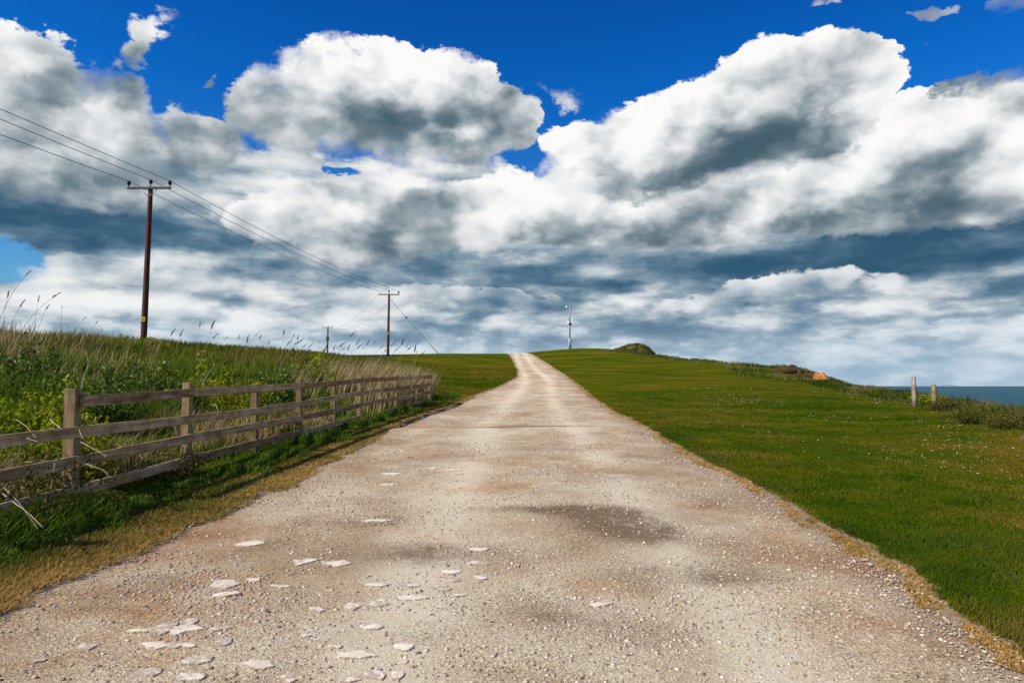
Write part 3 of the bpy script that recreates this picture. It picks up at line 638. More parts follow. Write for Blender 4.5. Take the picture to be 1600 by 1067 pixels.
# ------------------------------------------------------------------ power line
def pole_at(px_top, py_top, px_base, d, arm_px, label, group, r=0.15, lean=None, arm_yaw=0.0, ins=(True, True, True), plate_px=None, box=False):
    T = at(px_top, py_top, d); B0 = at(px_base, 560, d); gz_ = float(H([B0.x], [d])[0])
    base = Vector((B0.x, d, gz_)); o = empty('utility_pole', base, label, 'utility pole', group)
    top = T - base; k = 10
    pts = [Vector((top.x * t, 0, top.z * t)) + Vector((0, 0, -0.4 * (1 - t))) for t in np.linspace(0, 1, k)]
    MB().tube(pts, [r * (1.12 - 0.34 * t) for t in np.linspace(0, 1, k)], 16).build('pole', M['pole'], o)
    w = arm_px / FPX * d; R_ = Matrix.Rotation(arm_yaw, 4, 'Z'); A0 = Vector((top.x, -r * 0.95, top.z - 0.12))
    arm = MB().box((w, 0.11, 0.13), Matrix.Translation(A0) @ R_, bev=0.01).build('crossarm', M['steel'], o)
    br = MB()
    for s in (-1, 1): br.tube([A0 + R_ @ Vector((s * w * 0.2, -0.03, -0.05)), A0 + Vector((s * 0.05, -0.02, -0.52))], 0.022, 6)
    br.build('brace', M['galv'], o)
    heads = []
    for (q, yes) in zip((-0.47, 0.0, 0.47), ins):
        c = A0 + R_ @ Vector((q * w, 0, 0.06)) + Vector((0, 0 if q else r * 0.95, 0.12 if q == 0 else 0))
        heads.append(base + c + Vector((0, 0, 0.36)))
        if not yes: continue
        m = MB(); m.tube([c, c + Vector((0, 0, 0.12))], 0.03, 8)
        pr = [(0.12, 0.05), (0.14, 0.10), (0.18, 0.075), (0.20, 0.115), (0.25, 0.085), (0.28, 0.12), (0.34, 0.10), (0.38, 0.04)]
        m.tube([c + Vector((0, 0, z)) for z, _ in pr], [x for _, x in pr], 12)
        m.build('insulator', M['ceramic'], o)
    if plate_px:
        z = at(px_top, plate_px, d).z - gz_; xx = top.x * z / top.z
        pl = MB().box((0.20, 0.012, 0.26), Matrix.Translation((xx + 0.03, -r * 1.1, z)), bev=0.003).build('warning_plate', M['yellow'], o)
        m = MB(); v = [m.bm.verts.new(p) for p in ((xx - 0.035, -r * 1.1 - 0.009, z - 0.05), (xx + 0.095, -r * 1.1 - 0.009, z - 0.05), (xx + 0.03, -r * 1.1 - 0.009, z + 0.07))]; m.bm.faces.new(v)
        m.build('symbol', M['black'], pl)
    if box:
        bx_ = MB().box((0.75, 0.6, 0.95), Matrix.Translation((top.x * 0.62 + 0.05, -0.35, top.z * 0.6)), bev=0.05)
        bx_.tube([(top.x * 0.62 + 0.05 - 0.2, -0.35, top.z * 0.6 + 0.4), (top.x * 0.62 - 0.15, -0.35, top.z * 0.6 + 0.75)], 0.06, 8).tube([(top.x * 0.62 + 0.25, -0.35, top.z * 0.6 + 0.4), (top.x * 0.62 + 0.25, -0.35, top.z * 0.6 + 0.75)], 0.06, 8)
        bx_.build('transformer', M['steel'], o)
    return o, base, top, heads
PG = 'poles of the overhead power line'
p1 = pole_at(235.5, 292, 223, 40, 70, 'tall red brown pole with three dark insulators, nearest and largest of the power line', PG, r=0.165, plate_px=499, arm_yaw=-0.02)
p2 = pole_at(608, 459, 606, 88, 33, 'middle pole of the power line, held by a slanting stay wire', PG, r=0.165, ins=(False, True, True), plate_px=521, arm_yaw=0.0)
p3 = pole_at(512.5, 511, 511.5, 185, 16, 'small distant pole carrying a grey transformer, farthest of the power line', PG, r=0.2, box=True)
def span(a, b, sag, label, r=0.016, n=24, pts0=None, group=None):
    pts = list(pts0 or [])
    for k in range(n + 1):
        t = k / n; p = a.lerp(b, t); p.z -= sag * 4 * t * (1 - t); pts.append(p)
    return pts
names = ['lowest left wire of the power line, running from the near pole to the middle pole', 'centre wire of the power line, carried on the near pole\'s top insulator', 'right hand wire of the power line, carried on the right end of the crossarms']
drop = at(0, 203, 30)
for k in range(3):
    a, b = p1[3][k], p2[3][k]
    e = at(0, (203, 179, 163)[k], 30.0); back = a + (e - a) * 4.6; back.z += 0.6
    pts = span(back, a, 0.5, '') + span(a, b, 0.55, '')[1:]
    tag(MB().tube(pts, 0.0165, 5).build('power_cable', M['wire'], None), names[k], 'power cable', 'wires of the overhead power line')
for k, (q, lb) in enumerate(((0, 'thin wire from the middle pole to the distant transformer pole, outer left one'), (2, 'thin wire from the middle pole to the distant transformer pole, right hand one'))):
    tag(MB().tube(span(p2[3][q] - Vector((0, 0, 0.3)), p3[3][q] - Vector((0, 0, 0.2)), 2.2, ''), 0.014, 5).build('power_cable', M['wire'], None), lb, 'power cable', 'wires of the overhead power line')
# stay wire of the middle pole
s0 = p2[1] + Vector((p2[2].x + 0.15, 0, p2[2].z - 0.75)); ax, ay = at(687, 553, 98).x, 98.0; s1 = Vector((ax, ay, float(H([ax], [ay])[0]) - 0.1))
st_ = tag(MB().tube([s0, s0.lerp(s1, 0.5), s1], 0.022, 6).build('stay_wire', M['wire'], None), 'slanting stay wire tying the middle power pole to the grass', 'stay wire')
i0 = s0.lerp(s1, 0.30); dv = (s1 - s0).normalized()
MB().tube([i0 - dv * 0.15, i0 - dv * 0.05, i0 + dv * 0.05, i0 + dv * 0.15], [0.04, 0.13, 0.13, 0.04], 10).build('insulator', M['ceramic'], st_)
MB().tube([s0.lerp(s1, 0.74), s0.lerp(s1, 0.97)], 0.045, 8).build('guard_sleeve', M['guard'], st_)

# ------------------------------------------------------------------ camera mast on the crest
d = 112.0; B0 = at(890.5, 546, d); mz = float(H([B0.x], [d])[0]); mast = empty('camera_mast', (B0.x, d, mz), 'slim pale grey camera mast with a hooked top standing on the grassy crest', 'camera mast')
mh = at(891, 474, d).z - mz
sc = mh / 7.6
MB().tube([(0, 0, -0.3), (0, 0, 1.65 * sc), (0, 0, 1.72 * sc), (0, 0, 1.8 * sc)], [0.255, 0.255, 0.20, 0.13], 16).build('base_cabinet', M['mast'], mast)
MB().tube([(0, 0, 1.8 * sc), (0, 0, 4.6 * sc), (0.03, 0, 6.4 * sc), (0.02, 0, 7.2 * sc)] , [0.125, 0.105, 0.085, 0.055], 14).build('shaft', M['mast'], mast)
hk = [(0.02, 0, 7.2 * sc)] + [(0.02 - 0.24 + 0.24 * math.cos(t), 0, 7.2 * sc + 0.36 * math.sin(t)) for t in np.linspace(0.3, math.pi, 9)]
MB().tube(hk, 0.04, 8).build('hooked_bracket', M['mast'], mast)
MB().sphere((-0.5, -0.02, 6.95 * sc), 0.19).tube([(-0.46, 0, 7.2 * sc), (-0.5, -0.02, 7.05 * sc)], [0.05, 0.1], 10).build('dome_camera', M['white'], mast)
eq = MB().box((0.26, 0.24, 0.55), Matrix.Translation((-0.10, -0.14, 4.95 * sc)), bev=0.03).build('equipment_box', M['mast'], mast)
ch = MB().sphere((-0.2, -0.12, 4.35 * sc), 0.25, (1, 1, 1.2)).build('camera_housing', M['white'], mast)
MB().sphere((0.14, -0.12, 4.15 * sc), 0.22, (0.8, 0.8, 1.1)).build('lens_cover', M['dark'], ch)

# ------------------------------------------------------------------ two old posts at the cliff edge
def stub(px, pb, pt, d, w, mat, label):
    p = at(px, pb, d); z0 = float(H([p.x], [d])[0]); h = at(px, pt, d).z - z0
    o = tag(MB().tube([(0, 0, 0), (h * 0.3, 0.004, 0.004), (h * 0.7, -0.006, 0.006), (h, 0.004, 0)], [w * 0.56, w * 0.53, w * 0.5, w * 0.47], 9).build('wooden_post', mat, None), label, 'post', 'old posts at the cliff edge')
    for v in o.data.vertices:
        v.co.z += (vn(np.array([v.co.x * 6]), np.array([v.co.y * 40 + 3]))[0] - 0.5) * w * 0.12
    o.matrix_world = Matrix.Translation((p.x, d, z0)) @ Matrix.Rotation(random.uniform(-.02, .02), 4, 'Y') @ Matrix.Rotation(-math.pi / 2, 4, 'Y')
    return Vector((p.x, d, z0)), h
q1 = stub(1429.5, 637, 588.5, 26.5, 0.17, M['marker'], 'pale grey wooden post at the cliff edge, taller of the two and bare')
q2 = stub(1460.5, 645, 601, 24.6, 0.165, M['moss'], 'lichen stained wooden post at the cliff edge, shorter one with a yellowish top')
wz = []
for t in np.linspace(0, 1, 14):
    a = at(1464, 606, 24.6); b = at(1560, 612, 20.5); p = a.lerp(b, t); p.z += 0.16 * math.sin(math.pi * min(t * 1.6, 1)) - 0.45 * t * t; wz.append(p)
tag(MB().tube(wz, 0.005, 5).build('loose_wire', M['twig'], None), 'loose rusty fence wire curling from the shorter post over the brambles', 'wire')

# ------------------------------------------------------------------ mound, earth scarps and red clay beside the cliff
def lump(name, px, py, d, r, mat, seed, kind='structure', rough_=0.35, sub=5):
    p = at(px, py, d); bm = bmesh.new(); bmesh.ops.create_icosphere(bm, subdivisions=sub, radius=1.0)
    for v in bm.verts:
        n = v.co.copy(); x = np.array([n.x * 1.7 + n.z]); y = np.array([n.y * 1.7 - n.z * 0.6])
        k = 1 + rough_ * (fb(x, y, 1.2, 5, seed)[0] - 0.5) * 2 + rough_ * 0.7 * abs(fb(x + n.z * 2, y, 3.4, 3, seed + 3)[0] - 0.5)
        v.co = Vector((n.x * r[0], n.y * r[1], n.z * r[2])) * k
    for f in bm.faces: f.smooth = True
    me = bpy.data.meshes.new(name); bm.to_mesh(me); bm.free(); me.materials.append(mat)
    o = bpy.data.objects.new(name, me); COL.objects.link(o); o.location = (p.x, p.y, float(H([p.x], [d])[0]))
    o['kind'] = kind; return o
mp = at(997, 552, 106); MPX, MPY = mp.x, 106.0
def mound_h(x, y):
    """height of the mound: long shoulder on the left, steep on the right"""
    u = x - MPX; r = np.hypot(np.where(u < 0, u / 4.2, u / 2.7), (y - MPY) / 3.4)
    return 1.38 * np.clip(1 - r ** np.where(u < 0, 1.7, 2.8), 0, 1) * (0.55 + 0.75 * fb(x, y, 0.75, 4, 2.0))
mt_ = np.linspace(0, 2 * np.pi, 73); mr_ = np.linspace(0.0, 1.12, 30)
MR, MT = np.meshgrid(mr_, mt_); mxx = np.cos(MT) * MR * np.where(np.cos(MT) < 0, 4.2, 2.7); myy = np.sin(MT) * MR * 3.4
mz0 = float(H([MPX], [MPY])[0]); mzz = (H(mxx.ravel() + MPX, myy.ravel() + MPY) + mound_h(mxx.ravel() + MPX, myy.ravel() + MPY) - mz0 - 0.06 * (MR.ravel() > 1.0)).reshape(mxx.shape)
mound = grid_np('grassy_mound', mxx, myy, mzz, M['turf'], {'rough': np.ones(mxx.shape), 'dry': 0.22 + 0.25 * fb(mxx, myy, 0.6, 3)})
mound.location = (MPX, MPY, mz0); tag(mound, kind='structure')
cl = lump('red_clay_outcrop', 1283, 597, 66, (0.95, 0.9, 0.70), M['clay'], 8.0, rough_=0.8)
cl.location = at(1281, 599, 66)
e1 = lump('earth_scarp', 1231, 579, 72, (1.2, 0.9, 0.60), M['earth'], 4.0, rough_=0.8); e1.location = at(1231, 580.5, 71)
e2 = lump('earth_scarp', 1260, 589, 69, (1.2, 0.9, 0.5), M['earth'], 6.0, rough_=0.8); e2.location = at(1260, 590, 68.5)
# ------------------------------------------------------------------ grass
def pts_z(x, y, up=0.0): return np.c_[x, y, H(x, y) + up]
def wedge(n, d0, d1, pw, x_lo, x_hi):
    """random (x, y): y thinned with distance, x between two functions of y"""
    u = RNG.random(n); e = 1 - pw
    y = (d0 ** e + u * (d1 ** e - d0 ** e)) ** (1 / e)
    lo, hi = x_lo(y), x_hi(y); return lo + (hi - lo) * RNG.random(n), y
# mown turf to the right of the track
x, y = wedge(330000, 2.4, 36, 0.75, lambda y: road_r(y) + 0.05, lambda y: np.minimum(0.80 * y + 1.2, edge_x(y) - 0.3))
k = (road_in(x, y) < -0.06 - RNG.random(len(x)) * 0.12) & (RNG.random(len(x)) < ss(36, 22, y)); x, y = x[k], y[k]; n = len(x)
nn = fb(x, y, 0.5, 3)
h = (0.012 + 0.018 * RNG.random(n)) * (0.6 + 0.9 * nn) * (1 + y * 0.015)
lean = rl(n, 0.035)
blades('lawn_grass', pts_z(x, y, 0.015), h, 0.003 + 0.0009 * y, lean, 0.25 + 0.5 * RNG.random(n), M['lawn']); tag(bpy.data.objects['lawn_grass'], 'short dark green mown turf to the right of the track', 'grass', kind='stuff')
# wispy bents along the right edge of the track
x, y = wedge(26000, 2.6, 16, 0.9, lambda y: road_r(y) + 0.10, lambda y: road_r(y) + 1.5)
k = (fb(x, y, 0.7, 3, 131.) > 0.42 + 0.16 * np.clip(x - road_r(y), 0, 1.5)) & (road_in(x, y) < -0.1); x, y = x[k], y[k]; n = len(x)
blades('bent_grass', pts_z(x, y, 0.01), 0.03 + 0.045 * RNG.random(n), 0.0022 + 0.0007 * y, rl(n, 0.07), 0.2 + 0.45 * RNG.random(n), M['coast']); tag(bpy.data.objects['bent_grass'], 'wispy paler grass at the margin of the right hand turf', 'grass', kind='stuff')
# scattered coarser tufts in the turf
cx_, cy_ = wedge(520, 4, 34, 0.5, lambda y: road_r(y) + 0.8, lambda y: np.minimum(0.80 * y + 1.0, edge_x(y) - 1.0)); i = RNG.integers(0, 520, 15000)
sp_ = 0.05 + 0.16 * RNG.random(520); x = cx_[i] + RNG.normal(size=15000) * sp_[i]; y = cy_[i] + RNG.normal(size=15000) * sp_[i]; n = len(x)
blades('turf_tufts', pts_z(x, y, 0.01), (0.025 + 0.04 * RNG.random(n)), 0.003 + 0.0009 * y, rl(n, 0.05), np.clip((RNG.random(520) * 0.7)[i] + 0.25 * RNG.random(n), 0, 1), M['coast']); tag(bpy.data.objects['turf_tufts'], 'coarser yellowish tufts dotted through the right hand turf', 'grass', kind='stuff')
# lawn between the fence end and the track
x, y = wedge(45000, 28.6, 75, 0.6, lambda y: -0.30 * y + 1.0, lambda y: road_l(y) - 0.1)
n = len(x); blades('lawn_grass', pts_z(x, y, 0.0), 0.05 + 0.04 * RNG.random(n), 0.03 + 0.0007 * y, rl(n, 0.05), RNG.random(n) * 0.8 + 0.15, M['lawn']); tag(bpy.data.objects['lawn_grass.001'], 'short green turf rising beyond the far fence end', 'grass', kind='stuff')
# dry fringe on the right edge
x, y = wedge(60000, 2.6, 50, 1.05, lambda y: road_r(y) - 0.30, lambda y: road_r(y) + 0.55)
r = -road_in(x, y); cl_ = fb(x, y, 1.6, 4, 31.0)
k = (r > -0.06) & (r < 0.02 + 0.45 * np.maximum(cl_ - 0.47, 0) * 2.2 + RNG.random(len(x)) * 0.08) & (cl_ > 0.38); x, y, r = x[k], y[k], r[k]; n = len(x)
P = np.c_[x, y, np.maximum(H(x, y), road_z(x, y)) + 0.0]
blades('dry_fringe', P, 0.008 + 0.016 * RNG.random(n), 0.003 + 0.0009 * y, rl(n, 0.08), RNG.random(n), M['fringe']); tag(bpy.data.objects['dry_fringe'], 'straw coloured dead grass along the right edge of the track', 'grass', kind='stuff')
# scruffy verge on the left: dry by the gravel, deep green under the fence
x, y = wedge(200000, 2.6, 34, 0.95, lambda y: fence_x(y) - 0.15, lambda y: road_l(y) + 0.35)
r = -road_in(x, y); k = r > -0.08 + 0.12 * RNG.random(len(x)) - 0.05 * (RNG.random(len(x)) < .15); x, y, r = x[k], y[k], r[k]
frac = np.clip((road_l(y) - x) / np.maximum(road_l(y) - fence_x(y), 0.3), 0, 1) + (fb(x, y, 1.4, 3) - 0.5) * 0.6
dryk = RNG.random(len(x)) < ss(0.62, 0.28, frac)
xa, ya, ra = x[dryk], y[dryk], r[dryk]; n = len(xa)
blades('verge_grass', pts_z(xa, ya, 0.01), (0.02 + 0.05 * RNG.random(n)) * (0.6 + np.clip(ra, 0, 1)), 0.0035 + 0.0011 * ya, rl(n, 0.06), np.clip(RNG.random(n) * 0.45 + 0.55 - 0.75 * np.clip(ra + (fb(xa, ya, 1.2, 4, 17.) - 0.5) * 1.0, -0.2, 0.9), 0, 1), M['verge']); tag(bpy.data.objects['verge_grass'], 'short dry tan and olive grass between the fence and the gravel', 'grass', kind='stuff')
xa, ya = x[~dryk], y[~dryk]; fr = frac[~dryk]; n = len(xa)
tuf = fb(xa, ya, 1.1, 3, 11.0)
hh = (0.04 + 0.13 * RNG.random(n) ** 1.3) * (0.35 + 1.2 * ss(0.3, 0.75, tuf)) * (0.5 + 0.7 * ss(0.3, 0.9, fr))
blades('long_grass', pts_z(xa, ya, 0.0), hh, 0.006 + 0.0012 * ya, rl(n, 1.0, (0.25, 0.0)) * hh[:, None] * 0.8, RNG.random(n), M['lush']); tag(bpy.data.objects['long_grass'], 'long deep green grass at the foot of the timber fence', 'grass', kind='stuff')
# rank growth behind the fence
x, y = wedge(230000, 4.6, 46, 0.75, lambda y: np.maximum(-0.85 * y - 1.5, -40), lambda y: np.where(y < 28.3, fence_x(y) - 0.12, fence_x(28.3) - (y - 28.3) * 0.16 - 0.4))
bx = fence_x(y) - x                                          # metres behind the fence
cn = fb(x, y, 0.45, 4, 3.0); cn2 = fb(x, y, 1.5, 3, 8.0)
far = ss(5.5, 11.0, bx * 0.6 + y * 0.22 + (cn - 0.5) * 7)    # the bank proper: olive and tan
lushk = RNG.random(len(x)) > far
keep = ((RNG.random(len(x)) < 0.35 + 1.1 * cn2) & ~((bx < 0.8) & (RNG.random(len(x)) < 0.45)))
def clump_height(x, y): return 0.55 + 0.75 * ss(0.35, 0.72, fb(x, y, 0.75, 3, 21.0))
k = lushk & keep; xa, ya = x[k], y[k]; n = len(xa)
hh = (0.35 + 0.65 * RNG.random(n)) * clump_height(xa, ya) * 0.72 * (0.34 + 0.66 * ss(0.2, 2.6, fence_x(ya) - xa))
blades('rank_grass', pts_z(xa, ya, -0.02), hh, 0.009 + 0.0016 * ya, np.minimum(rl(n, 1.0, (0.25, -0.1)) * hh[:, None] * 0.75, (np.maximum(fence_x(ya) - xa, 0.0) * 0.6 + 0.02)[:, None]), RNG.random(n), M['lush']); tag(bpy.data.objects['rank_grass'], 'lush green knee high grass growing thickly behind the fence', 'grass', kind='stuff')
k = ~lushk & keep; xa, ya = x[k], y[k]; n = len(xa)
hh = (0.25 + 0.5 * RNG.random(n)) * clump_height(xa, ya) * 0.85
blades('bank_grass', pts_z(xa, ya, -0.02), hh, 0.010 + 0.0013 * ya, rl(n, 1.0, (0.3, -0.1)) * hh[:, None] * 0.6, RNG.random(n), M['bank']); tag(bpy.data.objects['bank_grass'], 'rough olive and tan grass covering the bank on the left', 'grass', kind='stuff')
# coarse growth farther up the bank to the skyline
x, y = wedge(90000, 26, 120, 0.5, lambda y: np.maximum(-0.85 * y - 2, -100), lambda y: np.minimum(-0.34 * y + 6.3, -3.4 - 0.16 * (y - 28)) - np.where(y > 60, (y - 60) * 0.05, 0))
k = (x < -3.6) & (fb(x, y, 0.3, 3, 5.) > 0.30); x, y = x[k], y[k]; n = len(x)
hh = (0.20 + 0.45 * RNG.random(n)) * (0.5 + 0.8 * fb(x, y, 0.25, 3, 9.)) * np.where(y > 60, 0.75, 1.0)
blades('bank_grass', pts_z(x, y, -0.02), hh, 0.014 + 0.0011 * y, rl(n, 1.0) * hh[:, None] * 0.55, np.clip(RNG.random(n) * 0.8, 0, 1), M['bank']); tag(bpy.data.objects['bank_grass.001'], 'rough olive grass on the upper slope below the power poles', 'grass', kind='stuff')
# standing dead reeds behind the far half of the fence
x, y = wedge(5600, 17.5, 32, 0.2, lambda y: fence_x(np.minimum(y, 29)) - 2.6 - 0.02 * y, lambda y: fence_x(np.minimum(y, 28.3)) - 0.15)
k = (fb(x, y, 0.6, 3, 41.) > 0.38) & (RNG.random(len(x)) < 0.12 + 0.88 * ss(20, 24.5, y + 3 * (fb(x, y, 0.5, 2, 43.) - 0.5))); x, y = x[k], y[k]; n = len(x); hh = (0.7 + 0.75 * RNG.random(n)) * ss(16, 23, y + RNG.random(n) * 3) + 0.1
blades('reed_bed', pts_z(x, y, -0.02), hh, 0.016 + 0.0006 * y, rl(n, 0.12, (0, 0)) + np.c_[hh * (0.20 + 0.25 * RNG.random(n)), hh * 0.02], RNG.random(n), M['reed']); tag(bpy.data.objects['reed_bed'], 'dense tan dead reeds leaning right behind the far part of the fence', 'reeds', kind='stuff')
# straw litter against the near part of the fence
x, y = wedge(9000, 5.5, 18, 0.4, lambda y: fence_x(y) - 2.0, lambda y: fence_x(y) - 0.1)
k = fb(x, y, 0.8, 3, 61.) > 0.52; x, y = x[k], y[k]; n = len(x); hh = 0.25 + 0.45 * RNG.random(n)
blades('dead_grass', pts_z(x, y, 0.0), hh, 0.007 + 0.0006 * y, rl(n, 0.9, (0.1, 0)) * hh[:, None], RNG.random(n), M['reed']); tag(bpy.data.objects['dead_grass'], 'bleached tufts of dead grass caught behind the near rails', 'grass', kind='stuff')
# tan growth on the near bank at the left edge of the view
x, y = wedge(2000, 14, 26, 0.2, lambda y: -0.85 * y, lambda y: -0.52 * y)
k = fb(x, y, 0.4, 3, 71.) > 0.44; x, y = x[k], y[k]; n = len(x); hh = 0.4 + 0.7 * RNG.random(n)
blades('reed_bed', pts_z(x, y, 0.0), hh, 0.012 + 0.0006 * y, rl(n, 0.3, (0, 0)) + np.c_[hh * 0.25, hh * 0], RNG.random(n), M['reed']); tag(bpy.data.objects['reed_bed.001'], 'pale dead stems standing along the top of the near bank', 'reeds', kind='stuff')
# rough growth along the cliff edge
x, y = wedge(75000, 9, 80, 0.6, lambda y: edge_x(y) - 3.2, lambda y: edge_x(y) + 1.2)
cin = ss(-3.0, -0.5, x - edge_x(y)); cn = fb(x, y, 0.6, 3, 81.)
k = RNG.random(len(x)) < cin * (0.25 + 1.2 * cn); x, y, cin = x[k], y[k], cin[k]; n = len(x)
hh = (0.08 + 0.27 * RNG.random(n)) * (1 + 0.25 * ss(24, 34, y)) * (0.35 + 0.9 * cin) * (0.4 + 1.1 * fb(x, y, 0.7, 3, 91.))
blades('coast_grass', pts_z(x, y, -0.01), hh, 0.009 + 0.0013 * y, rl(n, 0.7, (-0.3, 0)) * hh[:, None], np.clip(RNG.random(n) * 0.65 + 0.12 + 0.25 * (cin - 0.4), 0, 1), M['coast']); tag(bpy.data.objects['coast_grass'], 'rough pale tipped grass along the cliff edge', 'grass', kind='stuff')
# rough cap of the mound and of the far headland
t = RNG.random(6000) * 6.2832; rr = np.sqrt(RNG.random(6000)) * 1.05; mx, my, mz_ = mound.location
xm, ym = mx + np.cos(t) * rr * np.where(np.cos(t) < 0, 4.2, 2.75), my + np.sin(t) * rr * 3.6
zm = H(xm, ym) + mound_h(xm, ym) - 0.04; hh = 0.04 + 0.16 * RNG.random(6000) * (0.4 + fb(xm, ym, 0.9, 3, 7.0))
blades('mound_grass', np.c_[xm, ym, zm], hh, np.full(6000, 0.10), rl(6000, 0.25), 0.3 + RNG.random(6000) * 0.55, M['coast']); tag(bpy.data.objects['mound_grass'], 'rough brownish grass covering the small mound on the crest', 'grass', kind='stuff')
x, y = wedge(9000, 62, 104, 0.2, lambda y: edge_x(y) - 9, lambda y: edge_x(y) - 0.5)
k = fb(x, y, 0.25, 3, 95.) > 0.50; x, y = x[k], y[k]; n = len(x); hh = 0.12 + 0.35 * RNG.random(n)
blades('coast_grass', pts_z(x, y, -0.02), hh, 0.08 + 0 * x, rl(n, 0.25), RNG.random(n) * 0.8 + 0.1, M['coast']); tag(bpy.data.objects['coast_grass.001'], 'rough grass tufts on the headland above the red clay', 'grass', kind='stuff')
# daisies scattered over the right lawn
x, y = wedge(2000, 6.5, 40, 0.45, lambda y: road_r(y) + 2.0, lambda y: np.minimum(0.78 * y + 0.5, edge_x(y) - 1.0))
band = ss(0.0, 3.0, x - road_r(y) - 1.5 - 0.05 * y); k = (fb(x, y, 0.55, 4, 101.) > 0.575 - 0.03 * band) & (RNG.random(len(x)) < 0.35 + band); x, y = x[k], y[k]
V = []; L = []; tot = 0
ang = np.arange(7) * 2 * np.pi / 7
for xx, yy, zz in zip(x, y, H(x, y)):
    r = 0.004 + 0.00042 * yy + 0.004 * random.random() ** 2; tl = (random.uniform(-.35, .35), random.uniform(-.5, .1)); h_ = 0.05 + 0.03 * random.random()
    V.append(np.c_[xx + r * np.cos(ang), yy + r * np.sin(ang), zz + h_ + r * (np.cos(ang) * tl[0] + np.sin(ang) * tl[1] * -1)])
V = np.concatenate(V); nd = len(x)
tag(mesh_np('daisies', V, np.arange(nd * 7), np.arange(nd) * 7, np.full(nd, 7), M['petal']), 'white daisies scattered over the right hand turf', 'daisies', kind='stuff')
# ------------------------------------------------------------------ loose stones of the track
bmi = bmesh.new(); bmesh.ops.create_icosphere(bmi, subdivisions=1, radius=1.0)
IV = np.array([v.co[:] for v in bmi.verts]); IF = np.array([[v.index for v in f.verts] for f in bmi.faces]); bmi.free()
def stones(name, x, y, z, r, tone, mat, flat=0.55):
    n = len(x); m = len(IV)
    A = RNG.normal(size=(n, 3)); A /= np.linalg.norm(A, axis=1)[:, None]
    th = RNG.random(n) * 6.28; c, s = np.cos(th), np.sin(th)
    scl = np.c_[0.7 + 0.6 * RNG.random(n), 0.7 + 0.6 * RNG.random(n), flat * (0.6 + 0.7 * RNG.random(n))] * r[:, None]
    base = IV[None] * (0.62 + 0.62 * RNG.random((n, m)))[:, :, None] * scl[:, None, :]
    # shear for broken faces
    base[:, :, 2] += base[:, :, 0] * (A[:, 0] * 0.25)[:, None]
    X = base[:, :, 0] * c[:, None] - base[:, :, 1] * s[:, None] + x[:, None]; Y = base[:, :, 0] * s[:, None] + base[:, :, 1] * c[:, None] + y[:, None]; Z_ = base[:, :, 2] + z[:, None]
    V = np.stack([X, Y, Z_], -1).reshape(-1, 3); F = (IF[None] + (np.arange(n) * m)[:, None, None]).reshape(-1, 3); q = len(F)
    return mesh_np(name, V, F.ravel(), np.arange(q) * 3, np.full(q, 3), mat, {'tone': np.repeat(tone, m), 'along': np.zeros(n * m)})
x, y = wedge(90000, 2.7, 26, 1.35, lambda y: np.maximum(road_l(y) - 0.15, -0.86 * y - 0.3), lambda y: np.minimum(road_r(y) + 0.2, 0.86 * y + 0.3))
mg = np.minimum(x - road_l(y), road_r(y) - x); cn = fb(x, y, 1.1, 4, 111.)
k = RNG.random(len(x)) < np.clip(0.14 + 3.2 * np.maximum(cn - 0.42, 0) + 0.6 * ss(0.5, 0.0, road_r(y) - x), 0, 1); xs_, ys_ = ground_hit(945, 815); k &= (RNG.random(len(x)) < 1 - 0.8 * np.exp(-((x - xs_) / 0.9) ** 2 - ((y - ys_) / 0.8) ** 2)); x, y = x[k], y[k]; n = len(x)
r = (0.0035 + 0.012 * RNG.random(n) ** 3.6) * (0.85 + 0.05 * y)
stones('loose_gravel', x, y, road_z(x, y) + r * 0.18, r, np.clip(RNG.normal(0.52, 0.20, n), 0, 1), M['gravel']); tag(bpy.data.objects['loose_gravel'], 'loose grey and buff stones strewn over the track', 'gravel', kind='stuff')
